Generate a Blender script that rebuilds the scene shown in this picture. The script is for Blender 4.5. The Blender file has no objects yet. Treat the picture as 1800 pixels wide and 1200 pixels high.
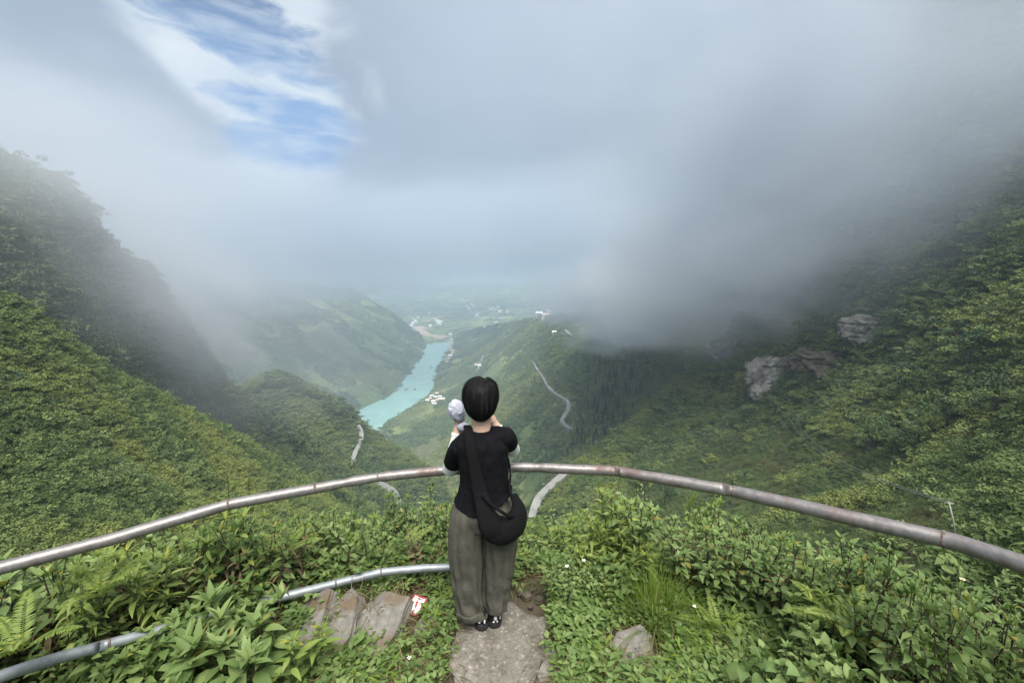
import bpy, bmesh, math, random
import numpy as np
from mathutils import Vector, Matrix, Euler
from mathutils.bvhtree import BVHTree

random.seed(7)
rng = np.random.default_rng(7)
R = math.radians
scene = bpy.context.scene
COL = scene.collection

# ------------------------------------------------------------------ camera
CAM_H, PITCH, FPX = 2.17, R(10.0), 755.0
cam_data = bpy.data.cameras.new("camera")
cam_data.sensor_width = 36.0
cam_data.lens = 36.0 * FPX / 1800.0
cam_data.clip_start, cam_data.clip_end = 0.05, 60000.0
cam = bpy.data.objects.new("camera", cam_data)
COL.objects.link(cam)
cam.location = (0, 0, CAM_H)
cam.rotation_euler = (math.pi / 2 - PITCH, 0, 0)
scene.camera = cam

# ------------------------------------------------------------------ render settings
scene.render.engine = 'CYCLES'
scene.view_settings.view_transform = 'Standard'
scene.view_settings.look = 'None'
scene.view_settings.exposure = 1.34
scene.view_settings.gamma = 1.0
cy = scene.cycles
cy.use_denoising = True
cy.max_bounces = 8
cy.diffuse_bounces = 3
cy.glossy_bounces = 2
cy.transmission_bounces = 4
cy.transparent_max_bounces = 12
cy.volume_bounces = 5
cy.volume_step_rate = 0.8
cy.volume_max_steps = 64
cy.sample_clamp_indirect = 4.0

SUN_EL, SUN_AZ = R(62.0), R(168.0)      # azimuth from +Y, clockwise positive


# ------------------------------------------------------------------ node helpers
def nd(nt, typ, inputs=None, **props):
    n = nt.nodes.new(typ)
    for k, v in props.items():
        setattr(n, k, v)
    if inputs:
        for k, v in inputs.items():
            s = n.inputs[k]
            if isinstance(v, bpy.types.NodeSocket):
                nt.links.new(v, s)
            else:
                s.default_value = v
    return n


def math_(nt, op, a, b=0.0, c=None, clamp=False):
    ins = {0: a, 1: b}
    if c is not None:
        ins[2] = c
    n = nd(nt, 'ShaderNodeMath', ins, operation=op)
    n.use_clamp = clamp
    return n.outputs[0]


def ramp(nt, fac, stops, interp='LINEAR'):
    n = nd(nt, 'ShaderNodeValToRGB', {0: fac})
    cr = n.color_ramp
    cr.interpolation = interp
    while len(cr.elements) > 1:
        cr.elements.remove(cr.elements[-1])
    cr.elements[0].position = stops[0][0]
    c0 = stops[0][1]
    cr.elements[0].color = (*c0, 1) if len(c0) == 3 else c0
    for p, c in stops[1:]:
        e = cr.elements.new(p)
        e.color = (*c, 1)
    return n.outputs[0]


def smooth(nt, x, a, b):
    return nd(nt, 'ShaderNodeMapRange', {0: x, 1: a, 2: b, 3: 0.0, 4: 1.0}, interpolation_type='SMOOTHSTEP').outputs[0]


def mixc(nt, f, a, b, mode='MIX'):
    n = nd(nt, 'ShaderNodeMix', data_type='RGBA', blend_type=mode)
    for i, v in ((0, f), (6, a), (7, b)):
        if isinstance(v, bpy.types.NodeSocket):
            nt.links.new(v, n.inputs[i])
        else:
            n.inputs[i].default_value = v if not isinstance(v, tuple) or len(v) == 4 else (*v, 1)
    return n.outputs[2]


def noise(nt, vec, scale, detail=4.0, rough=0.55, dist=0.0):
    ins = {'Scale': scale, 'Detail': detail, 'Roughness': rough, 'Distortion': dist}
    if vec is not None:
        ins['Vector'] = vec
    return nd(nt, 'ShaderNodeTexNoise', ins).outputs[0]


def mapping(nt, vec, loc=(0, 0, 0), rot=(0, 0, 0), scale=(1, 1, 1)):
    return nd(nt, 'ShaderNodeMapping', {'Vector': vec, 'Location': loc, 'Rotation': rot, 'Scale': scale}).outputs[0]


# ------------------------------------------------------------------ pixel -> ray
def ray(u, v):
    """unit-horizontal direction (dx, dy) and dz per metre of horizontal range for photo pixel (1800 x 1200)"""
    X, Y = (u - 900.0) / FPX, (v - 600.0) / FPX
    dx = X
    dy = math.cos(PITCH) - Y * math.sin(PITCH)
    dz = -(Y * math.cos(PITCH) + math.sin(PITCH))
    h = math.hypot(dx, dy)
    return dx / h, dy / h, dz / h


def P(u, v, r):
    dx, dy, dz = ray(u, v)
    return (dx * r, dy * r, CAM_H + dz * r)


def PY(u, v, y):
    dx, dy, dz = ray(u, v)
    r = y / dy
    return (dx * r, y, CAM_H + dz * r)


def PZ(u, v, z):
    dx, dy, dz = ray(u, v)
    r = (z - CAM_H) / dz
    return (dx * r, dy * r, z)


# ------------------------------------------------------------------ world: cloudy sky with one blue gap
world = bpy.data.worlds.new("World")
scene.world = world
world.use_nodes = True
wt = world.node_tree
wt.nodes.clear()
tc = nd(wt, 'ShaderNodeTexCoord').outputs['Generated']
sky = nd(wt, 'ShaderNodeTexSky', sky_type='NISHITA')
sky.sun_disc = False
sky.sun_elevation = SUN_EL
sky.sun_rotation = SUN_AZ
sky.altitude = 1200
sky.ozone_density = 2.0
sep = nd(wt, 'ShaderNodeSeparateXYZ', {0: tc})
az = math_(wt, 'ARCTAN2', sep.outputs[0], sep.outputs[1])
el = math_(wt, 'ARCSINE', sep.outputs[2])
# overcast dome, brighter towards the zenith, slow soft billows
bil = noise(wt, mapping(wt, tc, scale=(1, 1, 1.6)), 1.7, 5.0, 0.5, 0.3)
bil2 = noise(wt, mapping(wt, tc, loc=(3.1, 1.7, 0.4), scale=(1, 1, 1.3)), 4.0, 5.0, 0.55, 0.5)
dome = ramp(wt, math_(wt, 'MULTIPLY_ADD', el, 1 / R(90), 0.0),
            [(0.0, (1.22, 1.50, 1.92)), (0.10, (1.24, 1.52, 1.97)), (0.25, (1.29, 1.55, 2.00)), (0.36, (1.60, 1.86, 2.34)), (0.44, (2.8, 3.0, 3.3)), (0.6, (5.6, 5.7, 5.9)), (1.0, (7.5, 7.6, 7.7))])
side = nd(wt, 'ShaderNodeMapRange', {0: az, 1: R(-10), 2: R(60), 3: 1.03, 4: 0.74}, interpolation_type='SMOOTHSTEP').outputs[0]
shade = math_(wt, 'MULTIPLY', side, math_(wt, 'MULTIPLY_ADD', bil, 0.5, 0.76))
shade = math_(wt, 'MULTIPLY', shade, math_(wt, 'MULTIPLY_ADD', bil2, 0.24, 0.88))
cloud_c = nd(wt, 'ShaderNodeVectorMath', {0: dome, 'Scale': shade}, operation='SCALE').outputs[0]


def pix_ang(u, v):
    dx, dy, dz = ray(u, v)
    return math.atan2(dx, dy), math.atan(dz)


def gap_mask(centre, half, rot, soft0, soft1, nz):
    a0, e0 = centre
    da = math_(wt, 'SUBTRACT', az, a0)
    de = math_(wt, 'SUBTRACT', el, e0)
    c, s = math.cos(rot), math.sin(rot)
    p = math_(wt, 'ADD', math_(wt, 'MULTIPLY', da, c / half[0]), math_(wt, 'MULTIPLY', de, s / half[0]))
    q = math_(wt, 'ADD', math_(wt, 'MULTIPLY', da, -s / half[1]), math_(wt, 'MULTIPLY', de, c / half[1]))
    d = math_(wt, 'SQRT', math_(wt, 'ADD', math_(wt, 'MULTIPLY', p, p), math_(wt, 'MULTIPLY', q, q)))
    d = math_(wt, 'ADD', d, math_(wt, 'MULTIPLY_ADD', nz, 1.5, -0.75))
    return nd(wt, 'ShaderNodeMapRange', {0: d, 1: soft0, 2: soft1, 3: 1.0, 4: 0.0}, interpolation_type='SMOOTHSTEP').outputs[0]


gn_ = noise(wt, mapping(wt, tc, scale=(1, 1, 1.4)), 5.0, 6.0, 0.55, 0.4)
g1 = gap_mask(pix_ang(406, 66), (R(13.0), R(8.5)), R(-22), 0.62, 1.10, gn_)
g2 = gap_mask(pix_ang(498, 195), (R(7.0), R(8.5)), R(-10), 0.55, 1.20, gn_)
gap = math_(wt, 'MAXIMUM', g1, g2)
# long blue lanes between white cloud streets inside the gap
sc_ = nd(wt, 'ShaderNodeCombineXYZ', {0: az, 1: el, 2: 0.0}).outputs[0]
ln_ = noise(wt, mapping(wt, sc_, loc=(0.35, 0.62, 0), rot=(0, 0, R(14)), scale=(5.0, 15.0, 1)), 1.6, 8.0, 0.62, 0.9)
lanes = None
for (u, v), half, rot_ in [((445, 86), (11.5, 2.4), -11), ((395, 12), (9.0, 3.0), -14), ((520, 202), (10.0, 2.2), -6), ((510, 258), (10.0, 3.2), 0)]:
    k = gap_mask(pix_ang(u, v), (R(half[0]), R(half[1])), R(rot_), 0.55, 1.05, ln_)
    lanes = k if lanes is None else math_(wt, 'MAXIMUM', lanes, k)
wisp = ramp(wt, noise(wt, mapping(wt, sc_, loc=(1.1, .2, 0), rot=(0, 0, R(10)), scale=(7.0, 26.0, 1)), 1.5, 7.0, 0.6, 0.6), [(0.40, (1, 1, 1)), (0.64, (.5, .5, .5))])
lanes = math_(wt, 'MULTIPLY', lanes, wisp)
blue = nd(wt, 'ShaderNodeVectorMath', {0: sky.outputs[0], 'Scale': 0.42}, operation='SCALE').outputs[0]
blue = mixc(wt, smooth(wt, el, R(30), R(16)), blue, (.95, 1.65, 2.95))
white = mixc(wt, noise(wt, mapping(wt, sc_, scale=(6, 20, 1)), 1.2, 6.0, 0.6, 0.5), (2.1, 2.5, 3.0), (3.5, 3.75, 3.95))
open_sky = mixc(wt, lanes, white, blue)
final = mixc(wt, gap, cloud_c, open_sky)
bg = nd(wt, 'ShaderNodeBackground', {0: final, 1: 0.1})
nd(wt, 'ShaderNodeOutputWorld', {0: bg.outputs[0]})

# ------------------------------------------------------------------ sun (veiled by thin cloud)
sd = bpy.data.lights.new("sun", 'SUN')
sd.energy = 3.0
sd.angle = R(35)
sd.color = (1.0, 0.955, 0.87)
sun = bpy.data.objects.new("sun", sd)
COL.objects.link(sun)
sv = Vector((math.sin(SUN_AZ) * math.cos(SUN_EL), math.cos(SUN_AZ) * math.cos(SUN_EL), math.sin(SUN_EL)))
sun.rotation_euler = (-sv).to_track_quat('-Z', 'Y').to_euler()
sun.location = sv * 50


# ------------------------------------------------------------------ numpy noise
_perm = rng.permutation(256)
_perm = np.concatenate([_perm, _perm, _perm])
_grad = rng.normal(size=(256, 3))
_grad /= np.linalg.norm(_grad, axis=1)[:, None]


def perlin(p):
    p = np.asarray(p, float)
    i = np.floor(p).astype(int)
    f = p - i
    w = f * f * f * (f * (f * 6 - 15) + 10)
    i &= 255
    out = 0
    for a in (0, 1):
        for b in (0, 1):
            for c in (0, 1):
                h = _perm[_perm[_perm[i[..., 0] + a] + i[..., 1] + b] + i[..., 2] + c]
                d = f - np.array([a, b, c])
                g = (_grad[h] * d).sum(-1)
                wx = w[..., 0] if a else 1 - w[..., 0]
                wy = w[..., 1] if b else 1 - w[..., 1]
                wz = w[..., 2] if c else 1 - w[..., 2]
                out = out + g * wx * wy * wz
    return out


def fbm(p, octs=5, rough=0.5, ridged=False):
    a, s, t = 1.0, 0, 0
    for k in range(octs):
        n = perlin(p * (2 ** k) + 17.3 * k)
        if ridged:
            n = 0.5 - 2 * np.abs(n)
        s = s + a * n
        t += a
        a *= rough
    return s / t


# ------------------------------------------------------------------ mesh helpers
def mesh_obj(name, V, F, mat=None, parent=None, smooth_=True, link=True, data_name=None):
    me = bpy.data.meshes.new(data_name or name)
    V = np.asarray(V, dtype=np.float32).reshape(-1, 3)
    me.vertices.add(len(V))
    me.vertices.foreach_set('co', V.ravel())
    if len(F):
        ls = np.array([len(f) for f in F], dtype=np.int32)
        fl = np.concatenate([np.asarray(f, dtype=np.int32) for f in F]) if not isinstance(F, np.ndarray) else F.astype(np.int32).ravel()
        me.loops.add(int(ls.sum()))
        me.loops.foreach_set('vertex_index', fl)
        me.polygons.add(len(ls))
        me.polygons.foreach_set('loop_start', np.concatenate([[0], np.cumsum(ls)[:-1]]).astype(np.int32))
        me.polygons.foreach_set('loop_total', ls)
        me.polygons.foreach_set('use_smooth', np.full(len(ls), smooth_))
    me.update(calc_edges=True)
    if mat:
        for m in (mat if isinstance(mat, (list, tuple)) else [mat]):
            me.materials.append(m)
    o = bpy.data.objects.new(name, me)
    if link:
        COL.objects.link(o)
    if parent:
        o.parent = parent
    return o


def tag(o, label=None, cat=None, group=None, kind=None):
    if label:
        o['label'] = label
    if cat:
        o['category'] = cat
    if group:
        o['group'] = group
    if kind:
        o['kind'] = kind
    return o


def empty(name, loc=(0, 0, 0), rz=0.0):
    o = bpy.data.objects.new(name, None)
    o.empty_display_size = 0.1
    COL.objects.link(o)
    o.location = loc
    o.rotation_euler = (0, 0, rz)
    return o


def copy_tree(o, parent=None):
    c = o.copy()
    COL.objects.link(c)
    if parent:
        c.parent = parent
    for ch in o.children:
        copy_tree(ch, c)
    return c


def grid_faces(n, m, off=0, closed_m=False):
    i = np.arange(n - 1)[:, None]
    mm = m if closed_m else m - 1
    j = np.arange(mm)[None, :]
    j1 = (j + 1) % m
    a = i * m + j
    b = i * m + j1
    c = (i + 1) * m + j1
    d = (i + 1) * m + j
    return (np.stack([a, b, c, d], -1).reshape(-1, 4) + off)


def catmull(pts, n):
    """resample a polyline of control points to n points (Catmull-Rom, uniform)"""
    p = np.asarray(pts, float)
    k = len(p)
    t = np.linspace(0, k - 1, n)
    i = np.clip(np.floor(t).astype(int), 0, k - 2)
    f = (t - i)[:, None] if p.ndim == 2 else (t - i)[:, None, None]
    ext = np.concatenate([[2 * p[0] - p[1]], p, [2 * p[-1] - p[-2]]])
    p0, p1, p2, p3 = ext[i], ext[i + 1], ext[i + 2], ext[i + 3]
    return 0.5 * ((2 * p1) + (-p0 + p2) * f + (2 * p0 - 5 * p1 + 4 * p2 - p3) * f ** 2 + (-p0 + 3 * p1 - 3 * p2 + p3) * f ** 3)


def tube(pts, rad, seg=12, cap=True):
    """swept round tube; returns V, F"""
    p = np.asarray(pts, float)
    n = len(p)
    rad = np.broadcast_to(np.asarray(rad, float), (n,))
    tng = np.gradient(p, axis=0)
    tng /= np.linalg.norm(tng, axis=1)[:, None] + 1e-12
    ref = np.array([0, 0, 1.0]) if abs(tng[0][2]) < 0.9 else np.array([1.0, 0, 0])
    V = []
    nrm = ref - tng[0] * ref.dot(tng[0])
    for k in range(n):
        nrm = nrm - tng[k] * nrm.dot(tng[k])
        nrm /= np.linalg.norm(nrm) + 1e-12
        bn = np.cross(tng[k], nrm)
        a = np.linspace(0, 2 * math.pi, seg, endpoint=False)
        V.append(p[k] + rad[k] * (np.cos(a)[:, None] * nrm + np.sin(a)[:, None] * bn))
    V = np.concatenate(V)
    F = [list(f) for f in grid_faces(n, seg, 0, True)]
    if cap:
        F.append(list(range(seg))[::-1])
        F.append([(n - 1) * seg + i for i in range(seg)])
    return V, F


class MB:
    def __init__(s):
        s.V, s.F, s.n, s.M = [], [], 0, []

    def add(s, V, F, mi=0):
        V = np.asarray(V, float).reshape(-1, 3)
        s.V.append(V)
        s.F += [[int(i) + s.n for i in f] for f in F]
        s.M += [mi] * len(F)
        s.n += len(V)
        return s

    def build(s, name, mat=None, parent=None, smooth_=True, link=True):
        o = mesh_obj(name, np.concatenate(s.V), s.F, mat, parent, smooth_, link)
        if any(s.M):
            o.data.polygons.foreach_set('material_index', np.array(s.M, dtype=np.int32))
        return o


# ------------------------------------------------------------------ materials
def principled(name, color=(0.5, 0.5, 0.5), rough=0.8, spec=0.3):
    m = bpy.data.materials.new(name)
    m.use_nodes = True
    nt = m.node_tree
    b = nt.nodes['Principled BSDF']
    b.inputs['Base Color'].default_value = (*color, 1)
    b.inputs['Roughness'].default_value = rough
    b.inputs['Specular IOR Level'].default_value = spec
    return m, nt, b


def bump(nt, b, h, strength=0.5, dist=0.02):
    n = nd(nt, 'ShaderNodeBump', {'Strength': strength, 'Distance': dist, 'Height': h})
    nt.links.new(n.outputs[0], b.inputs['Normal'])


def hill_material(name, dark, mid, light, scale, extra=None, patch_scale=None):
    m, nt, b = principled(name, rough=0.95, spec=0.1)
    pos = nd(nt, 'ShaderNodeNewGeometry').outputs['Position']
    n1 = noise(nt, pos, scale, 5, 0.6)
    n2 = noise(nt, pos, scale * 7, 5, 0.6)
    f = math_(nt, 'ADD', math_(nt, 'MULTIPLY', n1, 0.6), math_(nt, 'MULTIPLY', n2, 0.4))
    c = ramp(nt, f, [(0.36, dark), (0.5, mid), (0.64, light)])
    if extra:
        c = extra(nt, pos, c)
    nt.links.new(c, b.inputs['Base Color'])
    bump(nt, b, n2, 1.0, 0.3 / scale / 20)
    return m


def foliage_material(name, dark, mid, light, big=None, big_scale=0.02, hue=0.0, transl=0.3, per_leaf=False, rough=0.75):
    """leaves: colour varies from plant to plant and in broad patches over the slope"""
    m = bpy.data.materials.new(name)
    m.use_nodes = True
    nt = m.node_tree
    nt.nodes.clear()
    rnd = nd(nt, 'ShaderNodeObjectInfo').outputs['Random']
    c = ramp(nt, rnd, [(0.0, dark), (0.5, mid), (1.0, light)])
    pos = nd(nt, 'ShaderNodeNewGeometry')
    if big:
        n1 = noise(nt, pos.outputs['Position'], big_scale, 4, 0.6)
        c = mixc(nt, smooth(nt, n1, 0.46, 0.62), c, big)
    if per_leaf:
        isl = pos.outputs['Random Per Island']
        c = mixc(nt, math_(nt, 'MULTIPLY_ADD', isl, 0.7, 0.0), c, per_leaf)
    di = nd(nt, 'ShaderNodeBsdfPrincipled', {'Base Color': c, 'Roughness': rough, 'Specular IOR Level': 0.25})
    if transl > 0:
        tr = nd(nt, 'ShaderNodeBsdfTranslucent', {'Color': mixc(nt, 0.4, c, (0.16, 0.26, 0.03))})
        mx = nd(nt, 'ShaderNodeMixShader', {0: transl, 1: di.outputs[0], 2: tr.outputs[0]})
        nd(nt, 'ShaderNodeOutputMaterial', {0: mx.outputs[0]})
    else:
        nd(nt, 'ShaderNodeOutputMaterial', {0: di.outputs[0]})
    return m
CLOUDS = True; VEG = 1.0; PLANTS = True


# =================================================================== TERRAIN
H = 500.0                                   # the river lies this far below the eye
WATER_Z = CAM_H - H
PATCHES = {}


def to_w(rows):
    return [[np.array(PZ(q[0], q[1], WATER_Z) if q[2] == 0 else P(*q)) for q in row] for row in rows]


def back(row, away, drop):
    out = []
    for p in row:
        h = np.array([p[0], p[1], 0])
        h /= np.linalg.norm(h)
        q = p + h * away
        q[2] -= drop
        out.append(q)
    return out


def loft(rows, nu, nv):
    k = max(len(r) for r in rows)
    rr = np.stack([catmull(r, max(k, 24)) for r in rows])          # rows x cols x 3
    g = catmull(rr, nv)                                            # nv x cols x 3
    g = catmull(g.transpose(1, 0, 2), nu).transpose(1, 0, 2)       # nv x nu x 3
    return g


def grid_normals(g):
    du = np.gradient(g, axis=1)
    dv = np.gradient(g, axis=0)
    n = np.cross(du, dv)
    n /= np.linalg.norm(n, axis=-1)[..., None] + 1e-9
    flip = np.sign(n[..., 2:3])
    flip[flip == 0] = 1
    return n * flip


def hillside(name, rows, nu, nv, amp, wl, mat, ridged=0.0, gully=None, seed=0.0, octs=6, shore=False):
    g = loft(rows, nu, nv)
    n = grid_normals(g)
    d = fbm(g / wl + seed, octs, 0.52) * amp
    if ridged:
        d = d + fbm(g / (wl * 1.3) + seed + 9, 4, 0.5, True) * ridged
    if gully:
        gx, gy, ga, gw = gully
        q = g.copy()
        ph = (q[..., 0] * gx + q[..., 1] * gy) / gw + fbm(q / (gw * 4) + 3 + seed, 3) * 2.2
        d = d + ga * (np.abs(((ph % 1.0) - 0.5)) * 2 - 0.5)
    if shore:
        d = d * np.clip((g[..., 2] - WATER_Z - 6) / 230.0, 0, 1)
    g = g + n * d[..., None]
    o = mesh_obj(name, g.reshape(-1, 3), grid_faces(nv, nu), mat)
    o['kind'] = 'structure'
    PATCHES[name if name not in PATCHES else name + str(len(PATCHES))] = g
    return o, g


m_hill_near = hill_material("hill_soil_near", (.012, .020, .008), (.022, .034, .012), (.050, .066, .022), 0.05)  # soil tone darkened to put shade into the gaps between shrubs
m_hill_mid = hill_material("hill_soil_mid", (.014, .024, .011), (.026, .042, .018), (.060, .082, .030), 0.02)  # likewise darkened in colour for the shade between shrubs


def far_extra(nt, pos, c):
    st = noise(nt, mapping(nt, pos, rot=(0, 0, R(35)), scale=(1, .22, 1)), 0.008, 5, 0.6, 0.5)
    c = mixc(nt, smooth(nt, st, 0.50, 0.62), c, (.20, .23, .080))  # yellow green grass patches, lightened to stand in for sunlight
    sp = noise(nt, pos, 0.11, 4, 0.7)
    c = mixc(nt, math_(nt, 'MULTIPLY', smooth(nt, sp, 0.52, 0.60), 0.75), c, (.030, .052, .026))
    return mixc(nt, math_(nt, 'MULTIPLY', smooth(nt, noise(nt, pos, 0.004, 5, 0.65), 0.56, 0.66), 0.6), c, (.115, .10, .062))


m_hill_far = hill_material("hill_soil_far", (.050, .080, .036), (.095, .130, .052), (.140, .175, .066), 0.006, far_extra)  # far ground paler than the near, sunlight put into the colour

# --- near left slope
crest = to_w([[(-420, 380, 120), (-200, 460, 135), (0, 535, 150), (90, 585, 160), (180, 650, 172), (290, 705, 190), (400, 762, 208), (520, 832, 215), (620, 885, 212), (720, 945, 195)]])[0]
rows = to_w([
    [(-420, 1500, 14), (-150, 1400, 16), (150, 1350, 18), (400, 1300, 22), (620, 1250, 30), (800, 1200, 48)],
    [(-420, 1000, 42), (-150, 1010, 46), (150, 1010, 52), (400, 1000, 66), (600, 990, 90), (760, 1000, 130)],
    [(-420, 700, 80), (-150, 750, 85), (150, 800, 95), (350, 840, 120), (500, 880, 150), (700, 955, 175)]])
rows += [crest, back(crest, 14, 10), back(crest, 60, 80)]
o, gL1 = hillside("near_left_hillside", rows, 220, 200, 5.0, 26.0, m_hill_near, ridged=2.0, seed=1.3)
# --- left mountain behind it, rising into the cloud
crest = to_w([[(-420, 60, 240), (-200, 180, 260), (-60, 262, 272), (30, 296, 280), (100, 335, 285), (150, 378, 290), (166, 425, 296), (240, 492, 318), (310, 565, 338), (340, 632, 350), (400, 690, 366), (480, 742, 378), (560, 796, 372), (650, 860, 345), (740, 940, 300)]])[0]
rows = to_w([
    [(-420, 900, 120), (-150, 900, 130), (100, 900, 150), (250, 920, 180), (400, 950, 190), (560, 1000, 190), (700, 1060, 180)],
    [(-420, 480, 172), (-150, 560, 180), (60, 640, 195), (200, 720, 220), (350, 790, 255), (500, 850, 262), (700, 960, 240)],
    [(-420, 250, 205), (-150, 360, 220), (60, 450, 236), (160, 560, 252), (280, 680, 286), (430, 770, 315), (560, 830, 320), (720, 945, 280)]])
rows += [crest, back(crest, 18, 16), back(crest, 120, 170)]
o, gL2 = hillside("far_left_hillside", rows, 240, 190, 11.0, 48.0, m_hill_mid, ridged=7.0, seed=4.1)
# --- dark wooded knoll
crest = to_w([[(330, 760, 470), (400, 705, 490), (432, 684, 500), (470, 660, 510), (520, 668, 512), (560, 690, 505), (605, 716, 496), (640, 752, 480), (690, 786, 452), (745, 822, 415), (790, 880, 370), (820, 960, 320)]])[0]
rows = to_w([
    [(330, 950, 330), (450, 970, 320), (560, 1000, 290), (660, 1030, 250), (740, 1060, 230), (820, 1100, 220)],
    [(330, 830, 405), (450, 800, 425), (540, 830, 420), (620, 880, 360), (700, 920, 320), (800, 990, 280)],
    [(330, 790, 440), (450, 730, 465), (530, 745, 465), (610, 790, 440), (690, 840, 385), (800, 930, 330)]])
rows += [crest, back(crest, 25, 22), back(crest, 180, 200)]
o, gL3 = hillside("wooded_knoll", rows, 200, 150, 6.0, 60.0, m_hill_mid, ridged=3.0, seed=7.7)
# --- near right mountain: meadow below, forest and cliffs above, top lost in cloud
rows = to_w([
    [(1290, 100, 400), (1400, -50, 400), (1600, -250, 390), (1850, -420, 370), (2150, -500, 340), (2400, -500, 320)],
    [(1330, 330, 385), (1450, 200, 375), (1600, 90, 350), (1800, 0, 320), (2050, -60, 290), (2350, -60, 270)],
    [(1340, 470, 392), (1450, 420, 335), (1600, 360, 285), (1800, 280, 240), (2050, 200, 205), (2350, 190, 190)],
    [(1292, 585, 395), (1400, 565, 318), (1550, 505, 255), (1800, 440, 190), (2050, 400, 155), (2350, 380, 140)],
    [(1190, 685, 335), (1330, 690, 280), (1520, 640, 212), (1800, 600, 142), (2050, 580, 112), (2350, 560, 100)],
    [(1070, 790, 265), (1250, 800, 215), (1450, 800, 160), (1800, 750, 106), (2050, 740, 80), (2350, 730, 70)],
    [(965, 890, 215), (1150, 900, 150), (1400, 900, 104), (1800, 900, 66), (2050, 900, 50), (2350, 900, 44)],
    [(850, 1050, 150), (1100, 1050, 88), (1400, 1050, 58), (1800, 1050, 36), (2050, 1050, 28), (2350, 1050, 24)],
    [(850, 1250, 60), (1100, 1300, 32), (1400, 1350, 22), (1800, 1400, 15), (2050, 1450, 12), (2350, 1450, 11)]])
rows = [[back([r_[0]], 130, 150)[0], back([r_[0]], 30, 18)[0]] + r_ for r_ in rows]
o, gR1 = hillside("right_mountainside", rows, 260, 260, 9.0, 40.0, m_hill_near, ridged=6.0, seed=2.2)
# --- dark conifer spur
crest = to_w([[(1060, 525, 1000), (1075, 552, 850), (1045, 600, 730), (1052, 640, 670), (1028, 690, 590), (1034, 730, 490), (1010, 768, 440), (1012, 800, 395), (965, 850, 345), (930, 920, 300), (900, 1000, 260)]])[0]
r2 = [[c, np.array(P(u, v, r_))] for c, (u, v, r_) in zip(crest, [(1480, 480, 640), (1480, 520, 600), (1460, 570, 540), (1420, 620, 480), (1380, 680, 430), (1330, 730, 370), (1260, 770, 330), (1200, 800, 300), (1100, 860, 270), (1020, 930, 240), (960, 1010, 225)])]
rows = [[back([a], 260, 230)[0], back([a], 40, 30)[0], a, 0.5 * (a + b) + np.array([0, 0, 2.0]), b, back([b], -10, 60)[0]] for a, b in r2]
o, gR3 = hillside("conifer_spur", rows, 150, 220, 10.0, 60.0, m_hill_far, ridged=7.0, seed=5.9)
# --- far right slope down to the river
rows = to_w([
    [(800, 588, 3050), (850, 575, 2700), (920, 563, 1950), (1000, 553, 1250), (1080, 540, 1000), (1200, 500, 900)],
    [(797, 602, 0), (850, 590, 2450), (920, 582, 1700), (1000, 576, 1050), (1080, 560, 870), (1200, 520, 800)],
    [(770, 650, 0), (840, 632, 1850), (925, 628, 1250), (1000, 620, 850), (1080, 600, 740), (1200, 560, 680)],
    [(759, 690, 0), (830, 695, 1320), (915, 692, 900), (1000, 690, 640), (1080, 680, 570), (1200, 650, 520)],
    [(676, 748, 0), (775, 762, 1020), (860, 760, 740), (950, 755, 560), (1040, 750, 480), (1150, 730, 430)],
    [(620, 800, 0), (745, 815, 850), (840, 830, 600), (930, 830, 450), (1020, 830, 380), (1120, 830, 330)],
    [(600, 900, 760), (740, 920, 530), (840, 930, 400), (920, 930, 330), (1000, 930, 270), (1100, 930, 230)],
    [(600, 1040, 500), (740, 1050, 340), (840, 1050, 250), (920, 1050, 210), (1000, 1050, 190), (1100, 1050, 160)]])
rows = [[back([r_[0]], 0, 60)[0] + np.array([-90.0, 0, 0])] + r_ for r_ in rows]
o, gF2 = hillside("river_hillside", rows, 220, 240, 16.0, 170.0, m_hill_far, ridged=18.0, seed=3.4, shore=True)
# --- far left slope above the river; its sunlight is partly put into paler colours
rows = to_w([
    [(746, 599, 0), (743, 620, 0), (722, 650, 0), (690, 690, 0), (632, 720, 0), (600, 745, 0), (520, 800, 0), (430, 880, 0)],
    [(733, 584, 2870), (690, 600, 2480), (630, 628, 2000), (575, 655, 1720), (515, 680, 1500), (470, 710, 1330), (390, 765, 1120), (300, 840, 900)],
    [(706, 562, 2920), (645, 562, 2600), (560, 578, 2100), (480, 602, 1820), (415, 640, 1520), (300, 700, 1200), (200, 770, 950)],
    [(672, 541, 3000), (600, 534, 2750), (510, 536, 2300), (420, 545, 2000), (350, 560, 1680), (220, 610, 1300), (120, 660, 1000)],
    [(610, 512, 3100), (530, 506, 2850), (440, 506, 2450), (350, 510, 2150), (260, 520, 1850), (120, 560, 1400), (20, 610, 1100)]])
rows = [[p + np.array([120.0, 0, -60.0]) for p in rows[0]]] + rows + [back(rows[-1], 500, 300)]
o, gF1 = hillside("sunlit_far_hillside", rows, 200, 200, 26.0, 240.0, m_hill_far, ridged=22.0, gully=(0.35, 0.94, 14.0, 190.0), seed=8.8, shore=True)
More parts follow.
